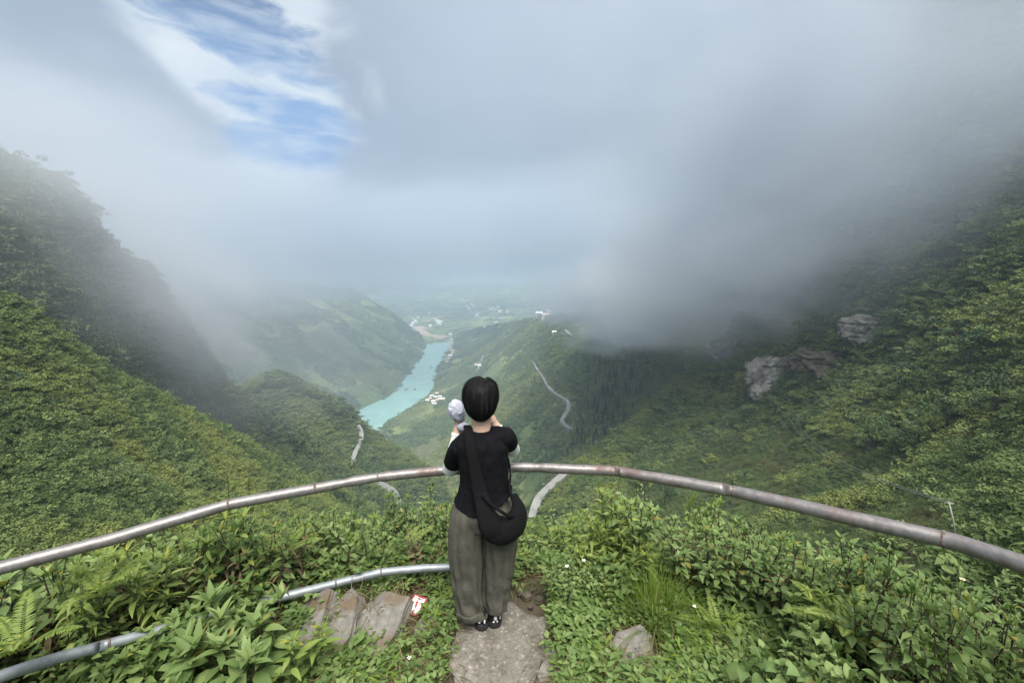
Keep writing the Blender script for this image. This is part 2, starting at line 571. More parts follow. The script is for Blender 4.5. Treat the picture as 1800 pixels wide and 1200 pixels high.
# --- valley floor and hills behind the dam
rows = to_w([
    [(600, 606, 2900), (700, 603, 2850), (750, 600, 2850), (800, 600, 2850), (880, 598, 2700), (1000, 596, 2500), (1150, 590, 2400)],
    [(600, 588, 3300), (700, 586, 3280), (745, 586, 3250), (800, 583, 3150), (880, 578, 3000), (1000, 575, 2800), (1150, 560, 2600)],
    [(580, 572, 3900), (690, 570, 3800), (760, 572, 3700), (850, 566, 3600), (920, 560, 3400), (1030, 556, 3200), (1180, 540, 3000)],
    [(560, 552, 4600), (680, 552, 4500), (760, 556, 4400), (850, 552, 4250), (930, 546, 4100), (1050, 536, 3900), (1220, 520, 3600)],
    [(500, 515, 5600), (640, 522, 5600), (760, 534, 5500), (850, 530, 5400), (950, 526, 5200), (1100, 518, 5000), (1300, 510, 4600)],
    [(450, 500, 7000), (620, 496, 7000), (760, 505, 7000), (850, 500, 7000), (980, 495, 6800), (1150, 490, 6500), (1400, 485, 6000)]])
rows = [back(rows[0], -60, 50)] + rows
o, gFB = hillside("valley_hills", rows, 190, 170, 70.0, 460.0, m_hill_far, ridged=60.0, seed=6.6)

# --- ground sheet under everything, out to the horizon
V = []
rad = [0, 400, 1200, 3000, 8000, 30000]
nseg = 48
for k, r_ in enumerate(rad):
    for j in range(nseg):
        a = 2 * math.pi * j / nseg
        V.append((r_ * math.cos(a), r_ * math.sin(a), WATER_Z - 70 - 0.01 * r_))
o = mesh_obj("terrain", V, grid_faces(len(rad), nseg, 0, True), m_hill_far)
o['kind'] = 'structure'

# --- river
m, nt, b = principled("jade_water", (.20, .36, .325), 0.12, 0.5)
pos = nd(nt, 'ShaderNodeNewGeometry').outputs['Position']
wv = noise(nt, pos, 0.012, 6, 0.6, 0.4)
c = mixc(nt, smooth(nt, wv, 0.35, 0.7), (.175, .335, .30), (.23, .39, .355))
nt.links.new(c, b.inputs['Base Color'])
bump(nt, b, noise(nt, pos, 0.35, 4, 0.6), 0.35, 0.5)
V = [PZ(u, v, WATER_Z) for u, v in [(500, 860), (760, 860), (840, 598), (740, 598)]]
far_l, far_r = PZ(735, 597.5, WATER_Z), PZ(812, 597.5, WATER_Z)
near_l, near_r = PZ(480, 830, WATER_Z), PZ(800, 830, WATER_Z)
n = 24
V = []
for i in range(n):
    t = i / (n - 1)
    for j in range(8):
        s = j / 7
        V.append([(near_l[k] * (1 - t) + far_l[k] * t) * (1 - s) + (near_r[k] * (1 - t) + far_r[k] * t) * s for k in range(3)])
o = mesh_obj("river", V, grid_faces(n, 8), m)
o['kind'] = 'structure'


# =================================================================== ROADS
def bvh_of(gs):
    Vs, Fs, n = [], [], 0
    for g in gs:
        nv, nu = g.shape[:2]
        Vs.append(g.reshape(-1, 3))
        Fs.append(grid_faces(nv, nu, n))
        n += nv * nu
    return BVHTree.FromPolygons(np.concatenate(Vs).tolist(), np.concatenate(Fs).tolist())


ALL_G = [gL1, gL2, gL3, gR1, gR3, gF2, gF1, gFB]
BVH_ALL = bvh_of(ALL_G)
EYE = Vector((0, 0, CAM_H))


def hit(u, v, tree=None):
    dx, dy, dz = ray(u, v)
    h = (tree or BVH_ALL).ray_cast(EYE, Vector((dx, dy, dz)).normalized(), 20000)
    return h[0]


def ground_z(x, y, z0, tree=None):
    h = (tree or BVH_ALL).ray_cast(Vector((x, y, z0 + 60)), Vector((0, 0, -1)), 400)
    return h[0].z if h[0] else None


m_road, nt, b = principled("pale_road_surface", rough=0.9)
pos = nd(nt, 'ShaderNodeNewGeometry').outputs['Position']
c = ramp(nt, noise(nt, pos, 0.12, 5, 0.6), [(0.3, (.15, .15, .145)), (0.7, (.26, .26, .25))])
nt.links.new(c, b.inputs['Base Color'])
m_earth, nt, b = principled("bare_earth", rough=0.95)
pos = nd(nt, 'ShaderNodeNewGeometry').outputs['Position']
c = ramp(nt, noise(nt, pos, 0.03, 6, 0.65), [(0.35, (.26, .17, .12)), (0.5, (.36, .27, .21)), (0.65, (.20, .19, .12))])
nt.links.new(c, b.inputs['Base Color'])

m_roadw, nt, b = principled('bleached_road_surface', (.52, .51, .48), 0.9)
ROAD_PTS = []


def road(px, width, lift=1.0, mat=None, depth=4.0, name="road", tree=None):
    pts = []
    dense = catmull([(u, v, 0) for u, v in px], max(len(px) * 7, 12))
    for u, v, _ in dense:
        h = hit(u, v, tree)
        if h is not None:
            if pts and (h - pts[-1]).length > 14 * max(width, 4):
                continue
            pts.append(h)
    if len(pts) < 3:
        return
    p = np.array([list(q) for q in pts])
    for _ in range(3):
        p[1:-1] = 0.25 * p[:-2] + 0.5 * p[1:-1] + 0.25 * p[2:]
    t = np.gradient(p, axis=0)
    t[:, 2] = 0
    t /= np.linalg.norm(t, axis=1)[:, None] + 1e-9
    s = np.stack([t[:, 1], -t[:, 0], np.zeros(len(t))], 1)
    V = []
    up = np.array([0, 0, 1.0])
    for k in range(len(p)):
        a, c_ = p[k] - s[k] * width / 2, p[k] + s[k] * width / 2
        V += [a - up * depth, a + up * lift, c_ + up * lift, c_ - up * depth]
    F = [list(f) for f in grid_faces(len(p), 4, 0, True)]
    o = mesh_obj(name, V, F, mat or m_road, smooth_=False)
    o['kind'] = 'structure'
    ROAD_PTS.append((p, width))
    return o


for px, w in [
    ([(938, 633), (945, 648), (955, 662), (968, 684), (984, 695), (999, 705), (1001, 718), (994, 730), (990, 742), (1006, 755)], 8.0),
    ([(629, 748), (635, 760), (634, 774), (625, 795), (614, 822)], 4.6),
    ([(640, 842), (672, 853), (690, 864), (696, 878), (698, 890)], 7.0),
    ([(936, 912), (942, 888), (956, 860), (976, 838), (1000, 828)], 4.6),
    ([(872, 570), (880, 573), (900, 574), (925, 572), (950, 569)], 12.0),
    ([(836, 557), (850, 558), (868, 559), (888, 560)], 13.0),
    ([(826, 549), (836, 549), (846, 550)], 13.0),
    ([(985, 582), (994, 580), (1001, 586), (1007, 590)], 9.0),
    ([(773, 562), (776, 578), (772, 584), (780, 588), (792, 591)], 10.0),
    ([(840, 650), (845, 640), (848, 628), (852, 620)], 7.0)]:
    road(px, w * (1.25 if w > 9 else 1), mat=m_roadw if w > 9 else None, lift=2.5 if w > 9 else 1.0)
# bare river bank, quay and the low dam that closes the head of the reservoir
road([(793, 594), (796, 603), (793, 612), (797, 621), (790, 629), (786, 637)], 24.0, 1.5, m_earth, 10, "river_bank")
road([(738, 574), (742, 581), (752, 588), (768, 592), (784, 594)], 130.0, 4.0, m_earth, 20, "river_bank")
road([(748, 566), (760, 561), (776, 556), (790, 553)], 40.0, 3.0, m_earth, 20, "river_bank")


# bare rock faces on the right mountainside (the growth keeps clear of them)
BVH_R1 = bvh_of([gR1])
CLIFFS = [(1372, 664, 58, 84, "pale folded limestone face low on the right mountainside"), (1530, 582, 52, 46, "grey rock outcrop among the trees, upper right of the pale folded face"),
          (1462, 640, 62, 44, "dark shaded rock wall between the pale face and the upper outcrop"), (1282, 622, 44, 46, "weathered rock face half lost in the mist on the right mountainside"), (1420, 640, 40, 40, "brown streaked rock beside the pale folded face")]
CLIFF_AT = []
for u, v, w, h_, lb in CLIFFS:
    p = hit(u, v, BVH_R1)
    k = (p - EYE).length / FPX
    CLIFF_AT.append((list(p), 0.22 * min(w, h_) * k))


# =================================================================== HILLSIDE VEGETATION
def bush_mesh(name, n, leaf, seed, shape='dome', mat=None, aspect=0.55, updrift=0.5):
    """a clump of small leaves spread through an uneven crown of radius 1"""
    g = np.random.default_rng(seed)
    lobes = g.normal(size=(7, 3)) * [0.55, 0.55, 0.3]
    lobes[:, 2] = np.abs(lobes[:, 2]) + 0.15
    lr = g.uniform(0.35, 0.65, 7)
    pts, nrm = [], []
    while len(pts) < n:
        k = g.integers(7)
        d = g.normal(size=3)
        d /= np.linalg.norm(d)
        d[2] = abs(d[2]) * 0.9 - 0.15
        q = lobes[k] + d * lr[k] * g.uniform(0.65, 1.0)
        if shape == 'cone':
            h = g.uniform(0, 1) ** 1.5
            a = g.uniform(0, 2 * math.pi)
            tier = 1 - 0.28 * ((h * 8) % 1)
            rr = (1 - h) * 0.42 * g.uniform(0.45, 1.0) * tier + 0.015
            q = np.array([rr * math.cos(a), rr * math.sin(a), 0.12 + h * 1.9])
            d = np.array([math.cos(a), math.sin(a), -0.15])
        pts.append(q)
        nrm.append(d + np.array([0, 0, updrift]) + g.normal(size=3) * 0.45)
    pts, nrm = np.array(pts), np.array(nrm)
    nrm /= np.linalg.norm(nrm, axis=1)[:, None]
    t = np.cross(nrm, g.normal(size=(n, 3)))
    t /= np.linalg.norm(t, axis=1)[:, None]
    bt = np.cross(nrm, t)
    s = leaf * g.uniform(0.6, 1.35, n)[:, None]
    a, b_ = t * s, bt * s * aspect
    fold = nrm * s * 0.18
    V = np.stack([pts - a, pts + b_ + fold, pts + a, pts - b_ + fold], 1).reshape(-1, 3)
    F = np.arange(n * 4).reshape(n, 4)
    return mesh_obj(name, V, F, mat, smooth_=False, link=False)


def scatter_object(name, pts, scale, rotz, idx, sources, tilt=None, matname=None):
    """one mass of growth: leaf clumps set on the points of a mesh"""
    pts = np.asarray(pts, np.float32)
    me = bpy.data.meshes.new(name)
    me.vertices.add(len(pts))
    me.vertices.foreach_set('co', pts.ravel())
    a = me.attributes.new('scl', 'FLOAT_VECTOR', 'POINT')
    sc3 = np.asarray(scale, np.float32)
    if sc3.ndim == 1:
        sc3 = np.repeat(sc3[:, None], 3, 1)
    a.data.foreach_set('vector', sc3.ravel())
    a = me.attributes.new('rot', 'FLOAT_VECTOR', 'POINT')
    r3 = np.zeros((len(pts), 3), np.float32)
    r3[:, 2] = rotz
    if tilt is not None:
        r3[:, :2] = tilt
    a.data.foreach_set('vector', r3.ravel())
    a = me.attributes.new('pick', 'INT', 'POINT')
    a.data.foreach_set('value', np.asarray(idx, np.int32))
    o = bpy.data.objects.new(name, me)
    COL.objects.link(o)
    c = bpy.data.collections.new(name + "_clumps")
    for k, s in enumerate(sources):
        s2 = s.copy()
        s2.name = "%s_clump_%02d" % (name, k)
        c.objects.link(s2)
    ng = bpy.data.node_groups.new(name + "_growth", 'GeometryNodeTree')
    ng.interface.new_socket('Geometry', in_out='INPUT', socket_type='NodeSocketGeometry')
    ng.interface.new_socket('Geometry', in_out='OUTPUT', socket_type='NodeSocketGeometry')
    gi = ng.nodes.new('NodeGroupInput')
    go = ng.nodes.new('NodeGroupOutput')
    ci = ng.nodes.new('GeometryNodeCollectionInfo')
    ci.inputs['Collection'].default_value = c
    ci.inputs['Separate Children'].default_value = True
    ci.inputs['Reset Children'].default_value = True
    ip = ng.nodes.new('GeometryNodeInstanceOnPoints')
    ip.inputs['Pick Instance'].default_value = True

    def attr(nm, ty):
        n_ = ng.nodes.new('GeometryNodeInputNamedAttribute')
        n_.data_type = ty
        n_.inputs[0].default_value = nm
        return n_.outputs[0]
    ng.links.new(gi.outputs[0], ip.inputs['Points'])
    ng.links.new(ci.outputs[0], ip.inputs['Instance'])
    ng.links.new(attr('pick', 'INT'), ip.inputs['Instance Index'])
    e2r = ng.nodes.new('FunctionNodeEulerToRotation')
    ng.links.new(attr('rot', 'FLOAT_VECTOR'), e2r.inputs[0])
    ng.links.new(e2r.outputs[0], ip.inputs['Rotation'])
    ng.links.new(attr('scl', 'FLOAT_VECTOR'), ip.inputs['Scale'])
    ng.links.new(ip.outputs[0], go.inputs[0])
    md = o.modifiers.new("growth", 'NODES')
    md.node_group = ng
    o['kind'] = 'stuff'
    return o


def surf_points(g, n, grow=1.0, falloff=1.0, margin=1.12):
    """n points spread over a hillside grid, denser near the lookout, only where the photograph could see"""
    a, b_, c_, d_ = g[:-1, :-1], g[:-1, 1:], g[1:, 1:], g[1:, :-1]
    ar = 0.5 * (np.linalg.norm(np.cross(b_ - a, c_ - a), axis=-1) + np.linalg.norm(np.cross(c_ - a, d_ - a), axis=-1))
    ctr = 0.25 * (a + b_ + c_ + d_)
    dist = np.linalg.norm(ctr - np.array([0, 0, CAM_H]), axis=-1)
    rel = ctr - np.array([0, 0, CAM_H])
    zc = rel[..., 1] * math.cos(PITCH) - rel[..., 2] * math.sin(PITCH)
    yc = -(rel[..., 1] * math.sin(PITCH) + rel[..., 2] * math.cos(PITCH))
    inside = (zc > 3) & (np.abs(rel[..., 0]) < zc * 900 / FPX * margin + 5) & (np.abs(yc) < zc * 600 / FPX * margin + 5)
    w = ar * inside / np.maximum(dist, 15) ** falloff
    p = (w / w.sum()).ravel()
    k = rng.choice(len(p), n, p=p)
    i, j = np.unravel_index(k, w.shape)
    u, v = rng.random(n)[:, None], rng.random(n)[:, None]
    q = (a[i, j] * (1 - u) + b_[i, j] * u) * (1 - v) + (d_[i, j] * (1 - u) + c_[i, j] * u) * v
    return q, dist[i, j], i, j


def off_road(q, pad=1.3):
    ok = np.ones(len(q), bool)
    for p, w in ROAD_PTS:
        dn = catmull(p, len(p) * 4)
        for k in range(0, len(dn)):
            ok &= ((q - dn[k]) ** 2).sum(1) > (w * 0.5 * pad + 1.5) ** 2
        # keep the line of sight to the road open: nothing tall just below it
    for c_, r_ in CLIFF_AT:
        ok &= ((q - np.array(c_)) ** 2).sum(1) > r_ * r_
    return ok


veg = dict(
    near=foliage_material("slope_shrubs", (.032, .060, .020), (.086, .132, .042), (.160, .212, .072), (.160, .190, .052), 0.03, transl=0.15),
    meadow=foliage_material("slope_grass", (.040, .074, .028), (.090, .135, .046), (.160, .200, .072), (.105, .110, .050), 0.06, transl=0.15),
    dark=foliage_material("slope_trees", (.028, .052, .024), (.072, .112, .048), (.135, .178, .074), (.135, .170, .060), 0.02, transl=0.1),
    far=foliage_material("far_trees", (.046, .084, .038), (.080, .125, .048), (.125, .170, .060), (.19, .22, .075), 0.0045, transl=0.1))  # far greens lifted in colour to stand in for sunlight
SRC = {
    'near': [bush_mesh("shrub_clump", 230, 0.13, 10 + k, mat=veg['near']) for k in range(5)] + [bush_mesh('shrub_clump', 150, 0.15, 20 + k, mat=veg['near'], updrift=.15) for k in range(3)],
    'meadow': [bush_mesh("grass_clump", 130, 0.17, 30 + k, mat=veg['meadow'], aspect=0.22, updrift=0.0) for k in range(3)],
    'dark': [bush_mesh("tree_clump", 260, 0.13, 50 + k, mat=veg['dark']) for k in range(5)],
    'far': [bush_mesh("far_clump", 70, 0.26, 70 + k, mat=veg['far']) for k in range(4)]}


def cover(name, g, n, kind, s0, s1, falloff, grow, mask=None, sink=0.25, flat=0.8):
    q, dist, i, j = surf_points(g, n, falloff=falloff)
    ok = off_road(q) & (dist > 17)
    if mask is not None:
        ok &= mask(q, dist, i, j)
    q, dist = q[ok], dist[ok]
    s = (s0 + (s1 - s0) * rng.random(len(q)) ** 2.2) * np.clip(dist / 150, 0.22, 30) ** grow
    q[:, 2] -= s * sink
    return scatter_object(name, q, np.stack([s, s, s * flat * rng.uniform(.8, 1.3, len(q))], 1), rng.random(len(q)) * 6.3,
                          rng.integers(0, len(SRC[kind]), len(q)), SRC[kind])


def forest_mask(q, dist, i, j):
    # meadow in the hollow of the right mountainside: keep shrubs thin there
    pr = [proj(x) for x in q]
    nz = perlin(q / 22.0)
    inm = np.array([in_poly(p, MEADOW) for p in pr])
    return ~inm | (nz > 0.16)


def proj(q):
    x, y, z = q[0], q[1], q[2] - CAM_H
    zc = y * math.cos(PITCH) - z * math.sin(PITCH)
    yc = -(y * math.sin(PITCH) + z * math.cos(PITCH))
    return 900 + FPX * x / zc, 600 + FPX * yc / zc


def in_poly(p, poly):
    x, y = p
    ins = False
    n = len(poly)
    for k in range(n):
        x1, y1 = poly[k]
        x2, y2 = poly[(k + 1) % n]
        if (y1 > y) != (y2 > y) and x < (x2 - x1) * (y - y1) / (y2 - y1) + x1:
            ins = not ins
    return ins


MEADOW = [(1060, 900), (1200, 800), (1330, 745), (1450, 760), (1560, 790), (1640, 850), (1690, 930), (1720, 1040), (1600, 1100), (1200, 1100)]
if VEG:
    K = VEG
    cover("hillside_shrubs", gL1, int(26000 * K), 'near', 0.7, 2.0, 1.2, 0.55)
    cover("hillside_shrubs", gL2, int(22000 * K), 'dark', 1.6, 4.0, 1.2, 0.5)
    cover("hillside_shrubs", gL3, int(11000 * K), 'dark', 1.6, 3.4, 1.0, 0.4)
    cover("hillside_shrubs", gR1, int(34000 * K), 'near', 0.8, 2.6, 1.3, 0.55, forest_mask)
    cover("hillside_grass", gR1, int(90000 * K), 'meadow', 0.6, 1.3, 1.2, 0.5, lambda q, d, i, j: np.array([in_poly(proj(x), MEADOW) for x in q]), flat=0.75)
    cover("hillside_shrubs", gR3, int(12000 * K), 'dark', 1.2, 3.6, 1.0, 0.4, lambda q, d, i, j: perlin(q / 60.0) > -.05)
    cover("hillside_shrubs", gR1, int(16000 * K), 'dark', 1.0, 3.0, 1.2, 0.5, lambda q, d, i, j: ((perlin(q / 34.0) + .4 * perlin(q / 11.0)) > .10) & ~np.array([in_poly(proj(x), MEADOW) for x in q]))
    cover("hillside_shrubs", gL1, int(6000 * K), 'dark', .9, 2.2, 1.2, 0.5, lambda q, d, i, j: (perlin(q / 18.0) + .4 * perlin(q / 7.0)) > .22)
    cover("hillside_shrubs", gR3, int(14000 * K), 'dark', 1.2, 3.8, 1.0, 0.4)
    cover("hillside_shrubs", gF2, int(52000 * K), 'far', 1.1, 3.8, 1.0, 0.45,
          lambda q, d, i, j: (perlin(q / 110.0) + 0.45 * perlin(q / 30.0) > -0.16))
    cover("hillside_shrubs", gF2, int(26000 * K), 'dark', 1.2, 3.4, 1.0, 0.45,
          lambda q, d, i, j: np.array([(p_[0] + 60 * n_ > 915) and p_[1] < 830 for p_, n_ in zip([proj(x) for x in q], perlin(q / 45.0) * 1.6)]))
    cover("hillside_shrubs", gF1, int(40000 * K), 'far', 1.4, 4.2, 0.8, 0.45,
          lambda q, d, i, j: perlin(q / 130.0) + 0.5 * perlin(q / 35.0) > -0.12)
    cover("hillside_shrubs", gFB, int(9000 * K), 'far', 2.4, 5.0, 0.6, 0.45,
          lambda q, d, i, j: perlin(q / 200.0) > -0.05)


# =================================================================== THE LOOKOUT: GROUND, PATH, ROCKS, RAILING
def rho(x, y):
    return np.hypot(np.asarray(x) + 0.1, np.asarray(y))


def gz(x, y):
    """height of the lookout ground: level inside the rail, falling away steeply outside it"""
    x, y = np.asarray(x, float), np.asarray(y, float)
    d = np.maximum(0, rho(x, y) - 2.78)
    z = -0.62 * d - 0.10 * d ** 2
    z = z + 0.05 * np.clip(x - 0.9, 0, 3)
    bank = np.exp(-((x + 1.0) / 0.75) ** 2 - ((y - 2.32) / 0.17) ** 2)          # earth bank with the rock slabs
    z = z + 0.085 * bank
    q = np.stack([x, y, np.zeros_like(x)], -1)
    z = z + 0.030 * perlin(q * 2.3) + 0.014 * perlin(q * 6.1 + 5) + 0.006 * perlin(q * 15 + 9)
    pth = np.clip((np.abs(x + 0.03) - 0.28) / 0.12, 0, 1) if True else 0
    near = np.clip((2.75 - y) / 0.2, 0, 1)
    z = z * (1 - near * (1 - pth)) - 0.012 * near * (1 - pth)
    return z


m_soil, nt, b = principled("dark_soil", rough=0.95)
pos = nd(nt, 'ShaderNodeNewGeometry').outputs['Position']
n1, n2 = noise(nt, pos, 3.0, 6, 0.65), noise(nt, pos, 26.0, 5, 0.7)
c = ramp(nt, n1, [(0.36, (.032, .026, .016)), (0.5, (.060, .047, .030)), (0.62, (.040, .050, .018))])
c = mixc(nt, math_(nt, 'MULTIPLY', n2, 0.5), c, (.10, .082, .058))
nt.links.new(c, b.inputs['Base Color'])
bump(nt, b, n2, 0.8, 0.02)
xs, ys = np.linspace(-7, 7, 250), np.linspace(-4, 8, 230)
X, Y = np.meshgrid(xs, ys)
o = mesh_obj("lookout_ground", np.stack([X, Y, gz(X, Y)], -1).reshape(-1, 3), grid_faces(len(ys), len(xs)), m_soil)
o['kind'] = 'structure'

# --- rough concrete path slab
m_conc, nt, b = principled("worn_concrete", rough=0.92)
pos = nd(nt, 'ShaderNodeNewGeometry').outputs['Position']
n1, n2, n3 = noise(nt, pos, 5.0, 6, 0.6), noise(nt, pos, 42.0, 5, 0.75), noise(nt, pos, 130.0, 2, 0.6)
c = ramp(nt, n1, [(0.3, (.070, .062, .050)), (0.5, (.150, .138, .116)), (0.72, (.225, .210, .180))])
vor = nd(nt, 'ShaderNodeTexVoronoi', {'Vector': pos, 'Scale': 85.0}).outputs['Distance']
c = mixc(nt, smooth(nt, n2, 0.52, 0.70), c, (.36, .33, .28))
c = mixc(nt, math_(nt, 'MULTIPLY', smooth(nt, n2, 0.46, 0.30), 0.8), c, (.050, .041, .030))
nt.links.new(c, b.inputs['Base Color'])
h = math_(nt, 'ADD', math_(nt, 'ADD', n2, math_(nt, 'MULTIPLY', n3, 0.4)), math_(nt, 'MULTIPLY', n1, 1.2))
bump(nt, b, h, 1.0, 0.012)
outline = [PZ(*p, 0.03)[:2] for p in [(796, 1215), (789, 1160), (800, 1118), (812, 1085), (832, 1060), (868, 1056), (902, 1058), (926, 1078), (952, 1082), (978, 1066), (966, 1098), (962, 1132), (950, 1160), (944, 1180), (938, 1215)]]
outline = [(-0.33, 0.6), (-0.335, 1.4)] + outline + [(0.16, 1.4), (0.17, 0.6)]
ol = catmull([(a, c_, 0) for a, c_ in outline + outline[:1]], 150)[:-1]
ol[:, :2] += 0.020 * np.stack([perlin(ol * 11 + 3), perlin(ol * 11 + 31)], -1) + 0.006 * np.stack([perlin(ol * 47), perlin(ol * 47 + 8)], -1)
ctr = np.array([-0.08, 1.7, 0])
V, F = [], []
ringn = 26
for k in range(ringn):
    t = k / (ringn - 1)
    ring = ol * (1 - t) + ctr * t
    z = 0.030 + 0.012 * perlin(ring * 5) + 0.008 * perlin(ring * 17) + 0.005 * perlin(ring * 60)
    ring = np.column_stack([ring[:, 0], ring[:, 1], z])
    if k == 0:
        low = ring.copy()
        low[:, 2] = -0.12
        V += [low, ring + [0, 0, -0.010]]
    V.append(ring)
V = np.concatenate(V)
o = mesh_obj("path", V, grid_faces(ringn + 2, len(ol), 0, True), m_conc)
o['kind'] = 'structure'

# --- rocks
m_rock, nt, b = principled("layered_schist", rough=0.85)
tcn = nd(nt, 'ShaderNodeTexCoord').outputs['Object']
lay = noise(nt, mapping(nt, tcn, rot=(0, R(10), R(20)), scale=(3, 3, 34)), 1.0, 6, 0.6, 0.3)
grain = noise(nt, tcn, 24.0, 6, 0.65)
blot = noise(nt, tcn, 6.0, 4, 0.6)
c = ramp(nt, math_(nt, 'ADD', math_(nt, 'MULTIPLY', lay, 0.55), math_(nt, 'MULTIPLY', grain, 0.45)), [(0.35, (.085, .080, .070)), (0.5, (.165, .155, .138)), (0.66, (.250, .235, .210))])
c = mixc(nt, smooth(nt, blot, 0.52, 0.66), c, (.120, .090, .062))
nt.links.new(c, b.inputs['Base Color'])
bump(nt, b, math_(nt, 'ADD', math_(nt, 'MULTIPLY', lay, 1.0), math_(nt, 'MULTIPLY', grain, 0.5)), 0.9, 0.015)


def rock(loc, size, rot, seed, label, group=None, rough=0.22, name="rock", mat=None, corners=7):
    """a broken flat slab: angular outline, nearly plane top, ledges down its sides"""
    g = np.random.default_rng(seed)
    an = np.sort(np.linspace(0, 2 * math.pi, corners, endpoint=False) + g.uniform(-.32, .32, corners))
    cr = np.stack([np.cos(an), np.sin(an)], 1) * g.uniform(.78, 1.12, corners)[:, None]
    m = 12
    ol = np.concatenate([cr[k] + (cr[(k + 1) % corners] - cr[k]) * np.linspace(0, 1, m, endpoint=False)[:, None] for k in range(corners)])
    n = len(ol)
    q = np.column_stack([ol * 2.2, np.full(n, seed * 1.37)])
    ol = ol * (1 + rough * .35 * perlin(q)[:, None] + rough * .25 * perlin(q * 3.1)[:, None])
    prof = [(.90, -1.0), (.99, -.82), (.95, -.60), (1.04, -.42), (1.03, -.10), (.99, .18), (1.0, .42), (.97, .60), (1.0, .72), (.975, .84), (.93, .90)]
    prof += [(w, .93) for w in np.linspace(.86, .02, 12)]
    V = []
    for w, z in prof:
        q3 = np.column_stack([ol * w, np.full(n, z)])
        jw = 1 + rough * .30 * perlin(q3 * [2.5, 2.5, 5] + seed)
        zz = z + rough * (.55 * perlin(np.column_stack([ol * w * 1.3, np.full(n, seed * .7)])) + .35 * perlin(np.column_stack([ol * w * 4.0, np.full(n, seed * .9)]))
                          + .55 * np.round(1.4 * perlin(np.column_stack([ol * w * [.7, 2.0], np.full(n, seed * 1.9)])) * 2) / 2)
        V.append(np.column_stack([ol * w * jw[:, None], zz]))
    V = np.concatenate(V) * np.array(size)
    F = [list(f) for f in grid_faces(len(prof), n, 0, True)]
    F.append(list(range(n))[::-1])
    F.append([(len(prof) - 1) * n + i for i in range(n)])
    o = mesh_obj(name, V, F, mat or m_rock, smooth_=False)
    o.location = loc
    o.rotation_euler = [R(a) for a in rot]
    tag(o, label, "rock", group)
    return o


def on_ground(u, v, dz=0.0, z0=0.0):
    z = z0
    for _ in range(6):
        p = PZ(u, v, z)
        z = float(gz(p[0], p[1])) + dz * 0
    return (p[0], p[1], z + dz)


rock(on_ground(672, 1098, 0.0), (.17, .23, .06), (24, -6, -18), 3, "flat pale grey rock slab leaning on the bank beside the red and white packet")
rock(on_ground(592, 1108, -0.01), (.19, .25, .065), (26, -14, -24), 8, "streaked grey rock slab in the bank, middle one of the three below the lower rail")
rock(on_ground(540, 1105, -0.02), (.17, .22, .065), (28, -14, -20), 12, "brown grey rock slab half behind the yellowish sprout, leftmost in the bank")
rock(on_ground(748, 1098, -0.015), (.055, .08, .035), (15, -10, -20), 15, "small grey rock just under the red and white packet")
rock(on_ground(1113, 1142, -0.01), (.16, .11, .06), (14, -8, 14), 21, "cracked flat rock lying in the ground cover below the grass tuft")
rock(on_ground(1128, 1112, 0.0), (.045, .03, .025), (5, 10, 40), 25, "small pale stone resting behind the cracked flat rock")
rock(on_ground(1095, 1170, -0.02), (.07, .06, .045), (5, 0, 30), 27, "dark rounded stone in front of the cracked flat rock")
rock(on_ground(630, 1205, -0.02), (.14, .07, .04), (6, 0, 10), 29, "low grey rock at the bottom edge of the picture among short grass")
for k, (u, v, s, lb) in enumerate([
    (968, 1160, .085, "angular brown stone of the broken path edge, topmost of the heap"), (996, 1176, .075, "angular stone at the outer corner of the broken path edge"),
    (962, 1190, .085, "broad broken stone at the bottom edge beside the path"), (1006, 1200, .07, "pale broken stone touching the bottom edge, outermost of the heap"),
    (975, 1160, .03, "small chip of stone above the broken heap beside the path"), (938, 1150, .03, "small stone chip against the side of the path")]):
    rock(on_ground(u, v, 0.012), (s, s * .75, s * .40), (10 * ((k % 3) - 1), 12 * ((k % 2) - .5), 35 * k), 40 + k, lb, "stones broken off the path edge")
for k, (u, v, s, lb) in enumerate([
    (925, 1046, .035, "grey stone in the washed out hollow behind the path, beside the trouser leg"), (948, 1052, .030, "rounded grey pebble in the middle of the hollow behind the path"),
    (965, 1040, .032, "brown stone at the far rim of the hollow behind the path"), (912, 1040, .022, "little stone nearest the trousers in the hollow behind the path"),
    (940, 1035, .024, "dark pebble at the back of the hollow behind the path"), (934, 1064, .022, "small chip lying on the far edge of the concrete path")]):
    p = PZ(u, v, 0.02)
    rock((p[0], p[1], 0.035), (s, s * .8, s * .6), (8, 5 * k, 50 * k), 60 + k, lb, "stones in the hollow behind the path")

m_wet = m_rock.copy()
m_wet.name = "damp_brown_stone"
for n_ in m_wet.node_tree.nodes:
    if n_.type == 'VALTORGB':
        for e, cc in zip(n_.color_ramp.elements, [(.030, .025, .018), (.070, .058, .043), (.135, .120, .098)]):
            e.color = (*cc, 1)
for o_ in [x for x in COL.objects if x.get('group') == "stones in the hollow behind the path"]:
    o_.data.materials[0] = m_wet
    o_.location.z = .012

